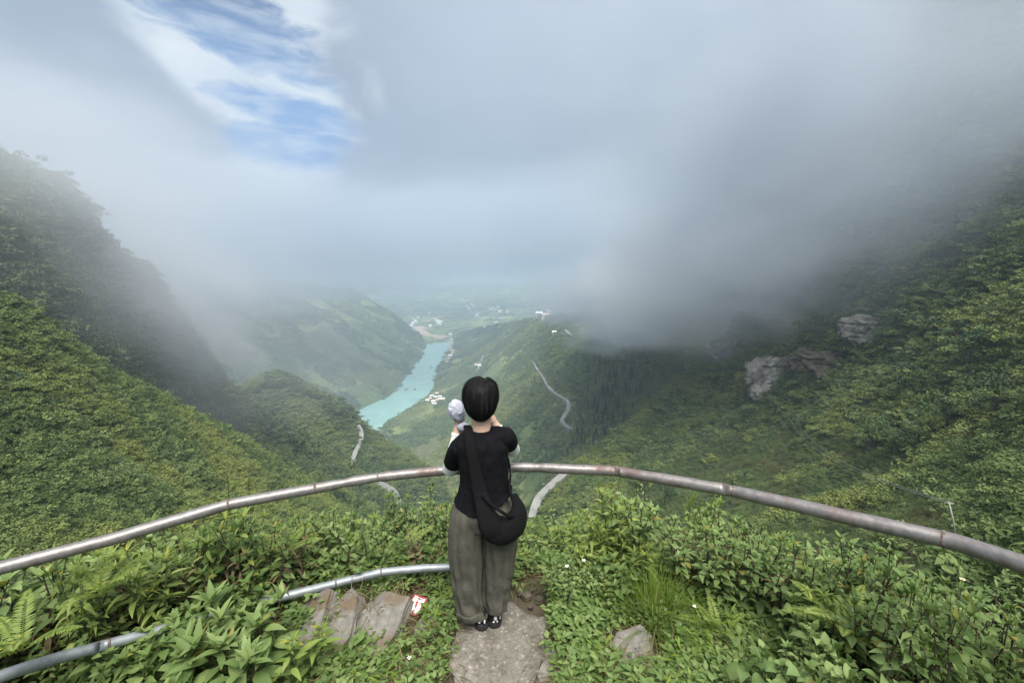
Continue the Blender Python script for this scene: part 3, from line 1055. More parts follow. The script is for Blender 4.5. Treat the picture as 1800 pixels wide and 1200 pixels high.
# --- pipe railing
m_pipe, nt, b = principled("weathered_pipe", rough=0.5, spec=0.4)
b.inputs['Metallic'].default_value = 0.6
tcn = nd(nt, 'ShaderNodeNewGeometry').outputs['Position']
n1, n2 = noise(nt, tcn, 4.0, 6, 0.65), noise(nt, tcn, 30.0, 5, 0.65)
c = ramp(nt, n2, [(0.3, (.150, .140, .138)), (0.6, (.235, .220, .215)), (0.8, (.32, .305, .30))])
rust = smooth(nt, n1, 0.50, 0.68)
c = mixc(nt, math_(nt, 'MULTIPLY', rust, 0.75), c, (.135, .085, .070))
c = mixc(nt, smooth(nt, n2, 0.62, 0.75), c, (.13, .07, .05))
nt.links.new(c, b.inputs['Base Color'])
nt.links.new(math_(nt, 'MULTIPLY_ADD', rust, 0.2, 0.46), b.inputs['Roughness'])
bump(nt, b, n2, 0.25, 0.004)
m_zinc, nt, b = principled("galvanised_pipe", rough=0.55, spec=0.4)
b.inputs['Metallic'].default_value = 0.6
tcn = nd(nt, 'ShaderNodeNewGeometry').outputs['Position']
n2 = noise(nt, tcn, 18.0, 5, 0.65)
c = ramp(nt, n2, [(0.3, (.19, .21, .225)), (0.7, (.31, .335, .35))])
c = mixc(nt, smooth(nt, noise(nt, tcn, 3.0, 5, 0.6), 0.55, 0.7), c, (.20, .16, .13))
nt.links.new(c, b.inputs['Base Color'])
m_weld, nt, b = principled("rusty_weld", rough=0.7)
b.inputs['Metallic'].default_value = 0.4
tcn = nd(nt, 'ShaderNodeNewGeometry').outputs['Position']
c = ramp(nt, noise(nt, tcn, 60.0, 4, 0.6), [(0.35, (.085, .055, .045)), (0.6, (.20, .165, .150))])
nt.links.new(c, b.inputs['Base Color'])


def bent(px, n_seg=10, jit=0.003):
    """straight pipe lengths that meet in short bends"""
    q = np.array([PZ(*p) for p in px])
    out = [q[0]]
    for k in range(1, len(q) - 1):
        a, b_, c_ = q[k - 1], q[k], q[k + 1]
        l1, l2 = np.linalg.norm(b_ - a), np.linalg.norm(c_ - b_)
        e = min(0.035, 0.3 * l1, 0.3 * l2)
        out += [b_ + (a - b_) / l1 * e, b_ * 0.6 + 0.2 * (b_ + (a - b_) / l1 * e) + 0.2 * (b_ + (c_ - b_) / l2 * e), b_ + (c_ - b_) / l2 * e]
    out.append(q[-1])
    p = np.array(out)
    d = np.concatenate([[0], np.cumsum(np.linalg.norm(np.diff(p, axis=0), axis=1))])
    t = np.unique(np.concatenate([d, np.arange(0, d[-1], 0.03)]))
    return np.stack([np.interp(t, d, p[:, i]) for i in range(3)], 1)


top_px = [(-1500, 1560, .80), (-700, 1232, .83), (-260, 1075, .85), (0, 997.5, .86), (200, 946, .865), (402, 886, .88), (607, 848, .90), (664, 838, .905), (775, 826.5, .91), (900, 821, .91), (945, 821.5, .91), (1085, 827.5, .93), (1290, 863, .98), (1680, 952, 1.09), (1800, 992, 1.12), (2050, 1080, 1.16), (2500, 1250, 1.17), (3500, 1640, 1.17)]
low_px = [(-1100, 1600, .60), (-260, 1275, .56), (25, 1180, .48), (100, 1156, .42), (190, 1132, .36), (395, 1076, .23), (450, 1060, .21), (590, 1025, .185), (670, 1005, .175), (745, 998, .17), (830, 995, .165)]
rail = empty("guard_railing", PZ(830, 995, 0.0))
tag(rail, "bent metal pipe railing curving round the lookout in front of the person", "railing")
origin = np.array(rail.location)
tp = bent(top_px) - origin
wob = perlin(tp * 6 + 2)[:, None] * 0.0025
rad = 0.030 + 0.004 * np.clip((tp[:, 0] + origin[0]) / 1.8, 0, 1) + 0.0012 * perlin(tp * 9)
# dents hammered into the tube
for u, v, z, dep in [(603, 848, .90, .006), (664, 838, .905, .005), (945, 821, .91, .006), (1290, 863, .98, .004), (1420, 893, 1.0, .003)]:
    dd = np.linalg.norm(tp - (np.array(PZ(u, v, z)) - origin), axis=1)
    rad = rad - dep * np.exp(-(dd / 0.03) ** 2)
V, F = tube(tp + wob, rad, 20)
o = mesh_obj("top_rail", V, F, m_pipe, rail)
for px in [(402, 886, .88), (550, 858.5, .893), (1085, 827.5, .93), (1290, 863, .98), (1655, 946, 1.083), (664, 838, .905)]:
    c0 = np.array(PZ(*px)) - origin
    k = int(np.argmin(np.linalg.norm(tp - c0, axis=1)))
    t = tp[min(k + 1, len(tp) - 1)] - tp[max(k - 1, 0)]
    t /= np.linalg.norm(t)
    V, F = tube([tp[k] - t * .007, tp[k] - t * .003, tp[k] + t * .003, tp[k] + t * .007], [rad[k] * .98, rad[k] + .0022, rad[k] + .0022, rad[k] * .98], 20)
    V = V + 0.0012 * perlin(V * 90)[:, None]
    mesh_obj("weld_seam", V, F, m_weld, o)
lp = bent(low_px) - origin
V, F = tube(lp, 0.0252 + 0.0006 * perlin(lp * 9), 18)
o = mesh_obj("lower_rail", V, F, m_zinc, rail)
for px in [(190, 1132, .36), (450, 1060, .21), (590, 1025, .185), (670, 1005, .175)]:
    c0 = np.array(PZ(*px)) - origin
    k = int(np.argmin(np.linalg.norm(lp - c0, axis=1)))
    t = lp[k + 1] - lp[k - 1]
    t /= np.linalg.norm(t)
    V, F = tube([lp[k] - t * .006, lp[k] - t * .003, lp[k] + t * .003, lp[k] + t * .006], [.0250, .0268, .0268, .0250], 18)
    mesh_obj("weld_seam", V, F, m_weld, o)
k = int(np.argmin(np.linalg.norm(tp[:, :2] - (np.array(PZ(830, 995, .13))[:2] - origin[:2]), axis=1)))
pt = tp[k]
V, F = tube([(lp[-1][0], lp[-1][1], -0.3), (lp[-1][0], lp[-1][1], 0.13), (pt[0], pt[1], pt[2] - 0.02)], 0.026, 16)
mesh_obj("post", V, F, m_zinc, rail)

# --- crumpled packet: a flattened printed carton
m_red, nt, b = principled("printed_card", rough=0.45)
uvv = nd(nt, 'ShaderNodeTexCoord').outputs['Object']
s3 = nd(nt, 'ShaderNodeSeparateXYZ', {0: uvv})
blob = noise(nt, uvv, 28.0, 2, 0.5)
stripe = math_(nt, 'ADD', math_(nt, 'ABSOLUTE', math_(nt, 'ADD', s3.outputs[0], math_(nt, 'MULTIPLY', s3.outputs[1], 0.18))), math_(nt, 'MULTIPLY_ADD', blob, 0.03, -0.015))
c = mixc(nt, nd(nt, 'ShaderNodeMath', {0: stripe, 1: 0.006}, operation='GREATER_THAN').outputs[0], (.30, .035, .055), (.58, .56, .54))
edge = math_(nt, 'MAXIMUM', math_(nt, 'ABSOLUTE', s3.outputs[0]), math_(nt, 'MULTIPLY', math_(nt, 'ABSOLUTE', s3.outputs[1]), 0.86))
c = mixc(nt, nd(nt, 'ShaderNodeMath', {0: math_(nt, 'ADD', edge, math_(nt, 'MULTIPLY', blob, 0.012)), 1: 0.0475}, operation='GREATER_THAN').outputs[0], c, (.27, .035, .05))
fig = smooth(nt, noise(nt, uvv, 70.0, 3, 0.6), 0.60, 0.66)
c = mixc(nt, math_(nt, 'MULTIPLY', fig, 0.75), c, (.14, .13, .15))
nt.links.new(c, b.inputs['Base Color'])
n = 22
g_ = np.linspace(-1, 1, n)
A, B = np.meshgrid(g_, g_)
q = np.stack([A, B, A * 0], -1)
zz = 0.010 + 0.010 * perlin(q * 1.3 + 7) + 0.004 * np.abs(perlin(q * 3.1)) + 0.012 * np.abs(A + 0.15 * B - 0.1) * 0.6
topv = np.stack([A * .053 * (1 + .06 * perlin(q * 2)), B * .057 * (1 + .05 * perlin(q * 2 + 4)), zz], -1).reshape(-1, 3)
botv = topv - [0, 0, 0.010]
F = [list(f) for f in grid_faces(n, n)] + [list(f[::-1]) for f in grid_faces(n, n, n * n)]
bd = [i for i in range(n)] + [n * i + n - 1 for i in range(1, n)] + [n * (n - 1) + i for i in range(n - 2, -1, -1)] + [n * i for i in range(n - 2, 0, -1)]
for i in range(len(bd)):
    a, b2 = bd[i], bd[(i + 1) % len(bd)]
    F.append([b2, a, a + n * n, b2 + n * n])
o = mesh_obj("litter_packet", np.concatenate([topv, botv]), F, m_red)
o.location = on_ground(733, 1076, 0.045)
o.rotation_euler = (R(20), R(-4), R(-28))
tag(o, "crushed red and white packet dropped on the rocks beside the path", "litter")


# =================================================================== CLIFFS, TREES, HOUSES, BOATS, WIRES
m_lime, nt, b = principled("grey_limestone", rough=0.9)
gp = nd(nt, 'ShaderNodeTexCoord').outputs['Object']
lay = noise(nt, mapping(nt, gp, rot=(R(35), R(20), R(30)), scale=(.08, .08, .55)), 1.0, 6, 0.6, 1.2)
st = noise(nt, mapping(nt, gp, scale=(.5, .5, .10)), 1.0, 5, 0.65)
c = ramp(nt, math_(nt, 'ADD', math_(nt, 'MULTIPLY', lay, .6), math_(nt, 'MULTIPLY', st, .4)), [(0.38, (.045, .042, .036)), (0.5, (.135, .130, .118)), (0.62, (.29, .28, .26))])
nt.links.new(c, b.inputs['Base Color'])
bump(nt, b, lay, 1.0, 1.5)
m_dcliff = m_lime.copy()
m_dcliff.name = "shaded_brown_rock"  # limestone copy in darker brown; the wall's shade is in the colour
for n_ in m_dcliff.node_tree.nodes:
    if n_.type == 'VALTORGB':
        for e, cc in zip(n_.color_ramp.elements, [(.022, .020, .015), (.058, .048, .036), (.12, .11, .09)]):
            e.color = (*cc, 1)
for k, (u, v, w, h_, lb) in enumerate(CLIFFS):
    p, nrm_, _, _ = BVH_R1.ray_cast(EYE, Vector(ray(u, v)).normalized(), 5000)
    kk = (p - EYE).length / FPX
    p = Vector(p) - nrm_ * (.22 * h_ * kk) - Vector((0, 0, .10 * h_ * kk))
    sx, sz = w * kk * .54, h_ * kk * .54
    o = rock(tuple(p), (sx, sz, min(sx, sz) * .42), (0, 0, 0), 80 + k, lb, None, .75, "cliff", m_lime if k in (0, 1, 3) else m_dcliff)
    o.rotation_euler = (R(62), R(10 * ((k % 3) - 1)), math.atan2(-p.x, p.y) - .25)
    o['category'] = "cliff"

m_bark, nt, b = principled("tree_bark", (.085, .070, .055), 0.9)
m_conif = foliage_material("conifer_needles", (.014, .030, .016), (.020, .042, .021), (.030, .056, .026), transl=0.05)
m_tree = foliage_material("broadleaf_crown", (.026, .052, .020), (.042, .076, .026), (.070, .105, .034), transl=0.15)


def make_tree(name, kind, seed, mat):
    """unit-sized tree: tapered trunk with limbs, crown of many small leaf faces"""
    g = np.random.default_rng(seed)
    root = empty(name)
    tr = MB()
    if kind == 'cone':
        V, F = tube([(0, 0, -.12), (0.004, 0, .5), (0, 0.004, 1.0)], [.022, .014, .003], 7)
        tr.add(V, F)
        for k in range(16):
            h = .16 + .78 * k / 16
            a = k * 2.4
            L = .21 * (1 - h) + .02
            V, F = tube([(0, 0, h), (math.cos(a) * L, math.sin(a) * L, h - .03)], [.004, .0015], 4)
            tr.add(V, F)
        cr = bush_mesh("crown", 900, .040, seed + 5, 'cone', mat, .35, .1)
        v = np.empty(len(cr.data.vertices) * 3, np.float32)
        cr.data.vertices.foreach_get('co', v)
        cr.data.vertices.foreach_set('co', v * .5)
    else:
        V, F = tube([(0, 0, -.15), (.01, 0, .25), (-.01, .02, .55)], [.032, .022, .012], 7)
        tr.add(V, F)
        for k in range(6):
            a = k * 1.05 + g.random()
            V, F = tube([(0, 0, .28 + .04 * k), (math.cos(a) * .14, math.sin(a) * .14, .50 + .04 * k), (math.cos(a) * .24, math.sin(a) * .24, .62 + .03 * k)], [.012, .008, .003], 5)
            tr.add(V, F)
        cr = bush_mesh("crown", 800, .075, seed + 5, 'dome', mat, .6, .5)
        v = np.empty((len(cr.data.vertices), 3), np.float32)
        cr.data.vertices.foreach_get('co', v.ravel())
        v = v * np.array([.36, .36, .50], np.float32) + np.array([0, 0, .36], np.float32)
        cr.data.vertices.foreach_set('co', v.ravel())
    tr.build("trunk", m_bark, root)
    COL.objects.link(cr)
    cr.parent = root
    return root


TREES = {'cone': [make_tree("conifer_tree", 'cone', 700 + k, m_conif) for k in range(3)], 'dome': [make_tree("broadleaf_tree", 'dome', 720 + k, m_tree) for k in range(3)]}
TU = {'cone': 0, 'dome': 0}
BVH_L1, BVH_L2, BVH_L3, BVH_R3, BVH_F2 = bvh_of([gL1]), bvh_of([gL2]), bvh_of([gL3]), bvh_of([gR3]), bvh_of([gF2])


def tree_at(kind, u, v, px, tree, label, group=None, wide=1.0):
    p = hit(u, v, tree)
    if p is None:
        return
    h = px * (p - EYE).length / FPX
    k = TU[kind]
    TU[kind] += 1
    src = TREES[kind]
    o = src[k] if k < 3 else copy_tree(src[k % 3])
    o.location = (p.x, p.y, p.z - h * .03)
    o.scale = (h * wide, h * wide, h)
    o.rotation_euler = (0, 0, rng.random() * 6.3)
    if 'group' in o:
        del o['group']
    tag(o, label, "tree", group)


tree_at('cone', 122, 478, 48, BVH_L2, "slim dark conifer, rightmost of the clump high on the left mountain")
tree_at('cone', 98, 480, 52, BVH_L2, "tallest dark conifer in the clump high on the left mountain", wide=1.3)
for u, v, px in ((84, 480, 44), (74, 484, 36), (110, 484, 34)):
    tree_at('cone', u, v, px, BVH_L2, "dark conifer inside the clump high on the left mountain", "conifers of the left clump", 1.3)
for k in range(26):
    u = 436 + k * 6.8 + rng.normal() * 3
    v = float(np.interp(u, [430, 470, 520, 560, 605, 640], [690, 668, 676, 697, 722, 752])) + rng.uniform(2, 16)
    tree_at('dome', u, v, rng.uniform(10, 17), BVH_L3, "round bushy tree along the crest of the dark knoll", "trees along the knoll crest", 1.25)
for k in range(14):
    tree_at('dome', 505 + k * 9 + rng.normal() * 4, 815 + k * 6 + rng.normal() * 4, rng.uniform(12, 22), BVH_L1, "dark bushy tree in the row at the foot of the near left slope", "trees at the foot of the left slope", 1.2)
SPUR = [(1008, 590), (1095, 575), (1150, 650), (1110, 740), (1040, 800), (990, 810), (1008, 760), (1022, 700)]
nn = 0
for _ in range(900):
    u, v = rng.uniform(985, 1150), 812 - 215 * rng.random() ** 1.5
    if in_poly((u, v), SPUR):
        tree_at('cone', u, v, rng.uniform(9, 25), BVH_R3, "dark conifer in the stand on the spur right of the winding road", "conifers of the spur", 1.25)
        nn += 1
    if nn >= 150:
        break
for k in range(30):
    u = rng.uniform(800, 1000)
    tree_at('dome', u, rng.uniform(600, 760), rng.uniform(6, 11), BVH_F2, "small round tree scattered on the slope between river and winding road", "scattered trees of the river slope", 1.3)
for u, v, px, lb in [(1588, 700, 62, "tall tree with a pale bare trunk on the right mountainside"), (1530, 790, 58, "dark full tree low beside the meadow on the right mountainside"), (1565, 800, 50, "dark tree at the corner of the meadow on the right mountainside"),
                     (1470, 590, 40, "dark tree on top of the shaded rock wall"), (1420, 600, 40, "leafy tree above the pale folded rock face"), (1350, 600, 36, "tree left above the pale folded rock face, touching the mist"),
                     (1700, 640, 60, "broad tree high on the right mountainside near the edge"), (1660, 760, 52, "broad tree above the upper end of the cable"), (1750, 720, 60, "tree on the right mountainside close to the right edge"),
                     (1125, 862, 40, "dark tree standing just above the thicket right of the person"), (1170, 888, 44, "dark tree behind the tall tufted shrub on the right"), (1620, 690, 40, "small dark tree right of the pale bare trunk")]:
    tree_at('dome', u, v, px, BVH_R1, lb, None, 1.1)

# --- houses in the valley
m_wall, nt, b = principled("white_render", (.62, .61, .58), 0.9)
m_roofw, nt, b = principled("pale_metal_roof", (.66, .68, .70), 0.6)
m_roofp, nt, b = principled("pinkish_roof", (.58, .44, .38), 0.8)
m_dark, nt, b = principled("dark_opening", (.03, .03, .035), 0.6)


def make_house(seed, roofm):
    g = np.random.default_rng(seed)
    root = empty("house")
    w, d, h = 1.0, g.uniform(.6, .8), g.uniform(.42, .6)
    V = [(-w / 2, -d / 2, -.4), (w / 2, -d / 2, -.4), (w / 2, d / 2, -.4), (-w / 2, d / 2, -.4), (-w / 2, -d / 2, h), (w / 2, -d / 2, h), (w / 2, d / 2, h), (-w / 2, d / 2, h), (-w / 2, 0, h + .2), (w / 2, 0, h + .2)]
    F = [(0, 1, 5, 4), (2, 3, 7, 6), (1, 2, 6, 9, 5), (3, 0, 4, 8, 7), (3, 2, 1, 0)]
    mesh_obj("walls", V, F, m_wall, root, smooth_=False)
    e = .07
    k = .2 / (d / 2)
    V = []
    for x in (-w / 2 - e, w / 2 + e):
        V += [(x, -d / 2 - e, h - e * k + .01), (x, 0, h + .21), (x, d / 2 + e, h - e * k + .01), (x, d / 2 + e, h - e * k + .05), (x, 0, h + .25), (x, -d / 2 - e, h - e * k + .05)]
    F = [(0, 1, 7, 6), (1, 2, 8, 7), (2, 3, 9, 8), (3, 4, 10, 9), (4, 5, 11, 10), (5, 0, 6, 11), (0, 5, 4, 3, 2, 1), (6, 7, 8, 9, 10, 11)]
    mesh_obj("roof", V, F, roofm, root, smooth_=False)
    for x in (-.28, .25):
        y = -d / 2 - .004
        mesh_obj("window", [(x - .09, y, h * .4), (x + .09, y, h * .4), (x + .09, y, h * .8), (x - .09, y, h * .8)], [(0, 1, 2, 3)], m_dark, root, smooth_=False)
    return root


HOUSE = [make_house(800, m_roofw), make_house(801, m_roofp), make_house(802, m_roofw)]
hk = 0
BVH_LOW = bvh_of([gF2, gFB, gF1])


def house_at(u, v, size, label, group):
    global hk
    p = hit(u, v, BVH_LOW)
    if p is None:
        return
    o = HOUSE[hk] if hk < 3 else copy_tree(HOUSE[hk % 3])
    hk += 1
    o.location = (p.x, p.y, p.z + size * .12)
    o.scale = (size, size, size)
    o.rotation_euler = (0, 0, rng.uniform(-.6, .6))
    if 'group' in o:
        del o['group']
    tag(o, label, "house", group)


for u, v in [(752, 706), (757, 703), (762, 708), (766, 700), (770, 705), (774, 700), (759, 698), (768, 694), (778, 704), (764, 712)]:
    house_at(u, v, 13, "small pale house in the hamlet on the bank just left of the held hat", "houses of the riverside hamlet")
for u, v in [(765, 563), (769, 566), (775, 568), (773, 572), (770, 569), (757, 575)]:
    house_at(u, v, 26, "white building in the compound behind the bare river bank", "buildings of the compound behind the river bank")
for u, v in [(727.5, 563), (731, 567), (723, 576), (735, 560), (754, 552), (726, 570)]:
    house_at(u, v, 26, "white house of the village at the far left end of the reservoir", "houses at the left end of the reservoir")
for u, v in [(821, 540), (833, 541), (829, 537), (866, 542.5), (876, 542), (878, 549), (892, 549.5), (812, 527), (838, 556), (870, 547), (825, 544), (862, 545)]:
    house_at(u, v, 30, "tiny white house on the hazy hills beyond the valley", "houses on the hazy far hills")
for u, v in [(961, 547.5), (964, 549), (952, 553), (958, 560), (966, 551), (948, 556)]:
    house_at(u, v, 24, "white house below the cloud at the top of the right valley slope", "houses under the cloud on the right slope")
for u, v, s, lb in [(872, 569, 22, "pale house at the bend where the far white road begins"), (852, 577, 18, "lone white house on the slope below the far white road"), (792, 590, 22, "white building at the right end of the dam"),
                    (838, 644, 14, "small white house at the foot of the thin slope track"), (843, 645, 12, "second small white house beside the thin slope track"), (975, 588, 13, "white oval-looking building beside the short upper road"),
                    (797, 619, 18, "white building on the right river bank above the jetties"), (791, 628, 18, "pale shed by the jetties on the right river bank"), (845, 641, 10, "tiny hut on the thin slope track")]:
    house_at(u, v, s, lb, None)

# --- boats
m_hull, nt, b = principled("dark_wooden_hull", (.07, .065, .07), 0.7)
m_canopy, nt, b = principled("grey_boat_canopy", (.22, .23, .26), 0.7)


def make_boat():
    root = empty("river_boat")
    t = np.linspace(-1, 1, 15)
    w = .16 * np.sqrt(np.clip(1 - np.abs(t) ** 3.2, 0, 1)) + .004
    V = []
    for tt, ww in zip(t, w):
        sheer = .05 * tt * tt
        V += [(tt * .5, -ww, .09 + sheer), (tt * .5, -ww * .55, -.05), (tt * .5, ww * .55, -.05), (tt * .5, ww, .09 + sheer), (tt * .5, ww * .8, .05), (tt * .5, -ww * .8, .05)]
    F = [list(f) for f in grid_faces(15, 6, 0, True)] + [list(range(6))[::-1], [84 + i for i in range(6)]]
    mesh_obj("hull", V, F, m_hull, root)
    V = []
    for x in np.linspace(-.28, .22, 6):
        for a in np.linspace(0, math.pi, 8):
            V.append((x, math.cos(a) * .13, .09 + math.sin(a) * .14))
    mesh_obj("canopy", V, grid_faces(6, 8), m_canopy, root)
    return root


bt0 = make_boat()
for k, (u, v, s, rz, lb) in enumerate([(784, 620, 30, 0.3, "dark long boat moored at the right bank, farthest of the three"), (781.5, 626.5, 32, 0.25, "dark long boat moored at the right bank, middle one of the three"), (786, 633, 26, 0.35, "dark long boat moored at the right bank, nearest of the three"),
                                       (757.5, 646, 16, 1.2, "lone small boat far up the green river"), (729, 684, 14, 1.0, "small boat near the middle of the green river, outer one of the pair"), (714, 684.5, 16, 0.9, "small boat close to the left shore of the green river")]):
    o = bt0 if k == 0 else copy_tree(bt0)
    o.location = PZ(u, v, WATER_Z + 1.0)
    o.scale = (s, s, s)
    o.rotation_euler = (0, 0, rz)
    tag(o, lb, "boat", "boats on the river" if k > 2 else "boats moored at the right bank")

# --- cable and its pole on the right slope
m_pole, nt, b = principled("weathered_pole", (.30, .29, .27), 0.8)
m_wire, nt, b = principled("grey_cable", (.20, .20, .20), 0.6)
pb_ = hit(1683, 945, BVH_R1)
pole = empty("utility_pole", pb_)
tag(pole, "thin pale pole with a cable on the right slope below the pipe", "pole")
rr = (pb_ - EYE).length
dx, dy, dz = ray(1668, 882)
hr = math.hypot(pb_.x, pb_.y)
top = Vector((dx * hr, dy * hr, CAM_H + dz * hr)) - pb_
V, F = tube([(0, 0, -.6), top * .5, top], [.075, .065, .055], 9)
mesh_obj("shaft", V, F, m_pole, pole)
V, F = tube([top * .97 + Vector((-.35, .1, 0)), top * .97 + Vector((.35, -.1, 0))], .04, 6)
mesh_obj("crossarm", V, F, m_pole, pole)
far_ = hit(1385, 735, BVH_R1)
for k, off in enumerate((-.32, .32)):
    a = pb_ + top * .97 + Vector((off, -off * .3, .06))
    b2 = far_ + Vector((off * 4, 0, 3.0))
    n = 40
    P_ = [a.lerp(b2, i / (n - 1)) - Vector((0, 0, 5.0 * 4 * (i / (n - 1)) * (1 - i / (n - 1)))) for i in range(n)]
    V, F = tube([list(q) for q in P_], .030, 5)
    o = mesh_obj("cable", V, F, m_wire)
    tag(o, ["upper one of the two thin cables sagging across the meadow", "lower one of the two thin cables sagging across the meadow"][1 - k], "cable")


# =================================================================== LOOKOUT PLANTS
def leaf(L, W, droop=0.3, fold=0.25, n=7, tip=1.6, lobes=0.0):
    """one leaf blade along +X, folded on its midrib and drooping towards the tip"""
    t = np.linspace(0, 1, n)
    w = W * 0.5 * (np.sin(np.pi * np.clip(t, 0, 1) ** 0.72)) ** 0.85 * (1 - 0.35 * t ** tip)
    w[0], w[-1] = 0.02 * W, 0.0
    if lobes:
        w = w * (1 + lobes * np.cos(t * 14))
    x = L * t * (1 - 0.12 * droop * t)
    z = L * (0.10 * t - droop * t ** 2)
    V = np.zeros((n, 3, 3))
    V[:, 0] = np.stack([x, w, z + fold * w], 1)
    V[:, 1] = np.stack([x, 0 * w, z], 1)
    V[:, 2] = np.stack([x, -w, z + fold * w], 1)
    return V.reshape(-1, 3), [list(f) for f in grid_faces(n, 3)]


def place(V, loc, yaw, pitch, roll=0.0, s=1.0):
    M = np.array(Euler((roll, -pitch, 0)).to_matrix())
    Z = np.array(Matrix.Rotation(yaw, 3, 'Z'))
    return (V * s) @ M.T @ Z.T + np.asarray(loc)


def leaf_mat(name, dark, mid, light, odd, transl=0.35, rough=0.5):
    m = bpy.data.materials.new(name)
    m.use_nodes = True
    nt = m.node_tree
    nt.nodes.clear()
    geo = nd(nt, 'ShaderNodeNewGeometry')
    isl = geo.outputs['Random Per Island']
    rnd = nd(nt, 'ShaderNodeObjectInfo').outputs['Random']
    f = math_(nt, 'ADD', math_(nt, 'MULTIPLY', isl, 0.6), math_(nt, 'MULTIPLY', rnd, 0.4))
    c = ramp(nt, f, [(0.1, dark), (0.5, mid), (0.85, light)])
    c = mixc(nt, nd(nt, 'ShaderNodeMath', {0: nd(nt, 'ShaderNodeMath', {0: math_(nt, 'MULTIPLY', isl, 37.7)}, operation='FRACT').outputs[0], 1: 0.985}, operation='GREATER_THAN').outputs[0], c, odd)
    vein = noise(nt, geo.outputs['Position'], 55.0, 3, 0.6)
    c = mixc(nt, math_(nt, 'MULTIPLY_ADD', vein, 0.5, -0.1, clamp=True), c, dark)
    pb = nd(nt, 'ShaderNodeBsdfPrincipled', {'Base Color': c, 'Roughness': rough, 'Specular IOR Level': 0.2})
    bn = nd(nt, 'ShaderNodeBump', {'Strength': 0.35, 'Distance': 0.004, 'Height': vein})
    nt.links.new(bn.outputs[0], pb.inputs['Normal'])
    tr = nd(nt, 'ShaderNodeBsdfTranslucent', {'Color': mixc(nt, 0.35, c, (.22, .34, .03))})
    mx = nd(nt, 'ShaderNodeMixShader', {0: transl, 1: pb.outputs[0], 2: tr.outputs[0]})
    nd(nt, 'ShaderNodeOutputMaterial', {0: mx.outputs[0]})
    return m


LM = dict(
    pale=leaf_mat("pale_leaves", (.085, .140, .045), (.170, .245, .085), (.270, .350, .135), (.28, .23, .06)),
    deep=leaf_mat("deep_green_leaves", (.055, .098, .026), (.115, .175, .050), (.205, .270, .090), (.24, .21, .05)),
    lime=leaf_mat("lime_leaves", (.12, .175, .035), (.20, .265, .065), (.31, .365, .11), (.33, .33, .06)),
    fresh=leaf_mat("fresh_green_leaves", (.068, .118, .034), (.135, .205, .062), (.220, .295, .105), (.22, .25, .05)),
    grass=leaf_mat("grass_blades", (.095, .155, .022), (.145, .215, .030), (.21, .28, .05), (.28, .25, .11)),
    dry=leaf_mat("dry_stalks", (.10, .075, .04), (.17, .13, .07), (.24, .20, .11), (.3, .25, .15)))
m_stem, nt, b = principled("dark_stem", (.050, .036, .026), 0.8)
m_gstem, nt, b = principled("green_stem", (.075, .105, .035), 0.7)


def make_shrub(name, seed, h, stems, L, W, mat, smat, spacing=0.062, spread=0.10, lean=0.22, droop=0.35, crown=6, petiole=0.25, minz=0.18, tip=1.6, lobes=0.0, branchy=0.35):
    """several upright stems carrying crossed pairs of leaves and a rosette at the top"""
    g = np.random.default_rng(seed)
    root = empty(name)
    sm, lm = MB(), MB()
    for s in range(stems):
        a0 = g.uniform(0, 2 * math.pi)
        hh = h * g.uniform(0.62, 1.0) if s else h
        base = np.array([math.cos(a0), math.sin(a0), 0]) * spread * g.uniform(0.1, 1) * (s > 0)
        ln = np.array([math.cos(a0), math.sin(a0), 0]) * lean * hh * g.uniform(0.2, 1)
        pts = [base + ln * t ** 1.5 + np.array([0, 0, hh * t - 0.06 * (t == 0)]) + 0.010 * g.normal(size=3) * (t > 0) for t in np.linspace(0, 1, 7)]
        axes = [(np.array(pts), 0.0055 * (0.7 + hh), hh)]
        if g.random() < branchy * 2:
            k = g.integers(3, 5)
            a1 = g.uniform(0, 6.3)
            d = np.array([math.cos(a1) * .5, math.sin(a1) * .5, 0.8])
            bl = hh * g.uniform(0.25, 0.45)
            axes.append((np.array([pts[k] + d * bl * t + np.array([0, 0, .05 * t * t]) for t in np.linspace(0, 1, 5)]), 0.0035, bl))
        for ax, r0, al in axes:
            axd = catmull(ax, 14)
            V, F = tube(axd, np.linspace(r0, r0 * 0.35, 14), 6, False)
            sm.add(V, F)
            n = max(3, int(al / spacing))
            yaw = g.uniform(0, 6.3)
            for k in range(n):
                t = 0.15 + 0.85 * (k + 0.5) / n if ax is axes[0][0] else 0.25 + 0.75 * (k + .5) / n
                p = axd[min(13, int(t * 13))]
                if p[2] < minz * h:
                    continue
                yaw += math.pi / 2 + g.normal() * 0.25
                size = (0.62 + 0.75 * math.sin(math.pi * min(1, 0.22 + 0.75 * t))) * g.uniform(0.75, 1.2)
                for side in (0, math.pi):
                    if g.random() < 0.08:
                        continue
                    ll = L * size * 0.8 * g.uniform(.85, 1.15)
                    yy = yaw + side + g.normal() * 0.2
                    pit = g.uniform(0.05, 0.6) - 0.3 * (1 - t)
                    pe = petiole * ll
                    d = np.array([math.cos(yy) * math.cos(pit), math.sin(yy) * math.cos(pit), math.sin(pit)])
                    V, F = tube([p, p + d * pe], [0.0022, 0.0014], 4, False)
                    sm.add(V, F)
                    V, F = leaf(ll, ll * W * g.uniform(.85, 1.1), droop * g.uniform(.4, 1.5), g.uniform(.1, .45), tip=tip, lobes=lobes)
                    lm.add(place(V, p + d * pe, yy, pit - 0.1, g.normal() * 0.25), F)
            top = axd[-1]
            for k in range(crown):
                yy = yaw + k * 2.4 + g.normal() * .2
                ll = L * g.uniform(.42, .85)
                V, F = leaf(ll, ll * W * .8, droop * .5, g.uniform(.2, .5), tip=tip)
                lm.add(place(V, top, yy, g.uniform(0.35, 1.1)), F)
    sm.build("stem", smat, root)
    lm.build("leaves", mat, root)
    return root


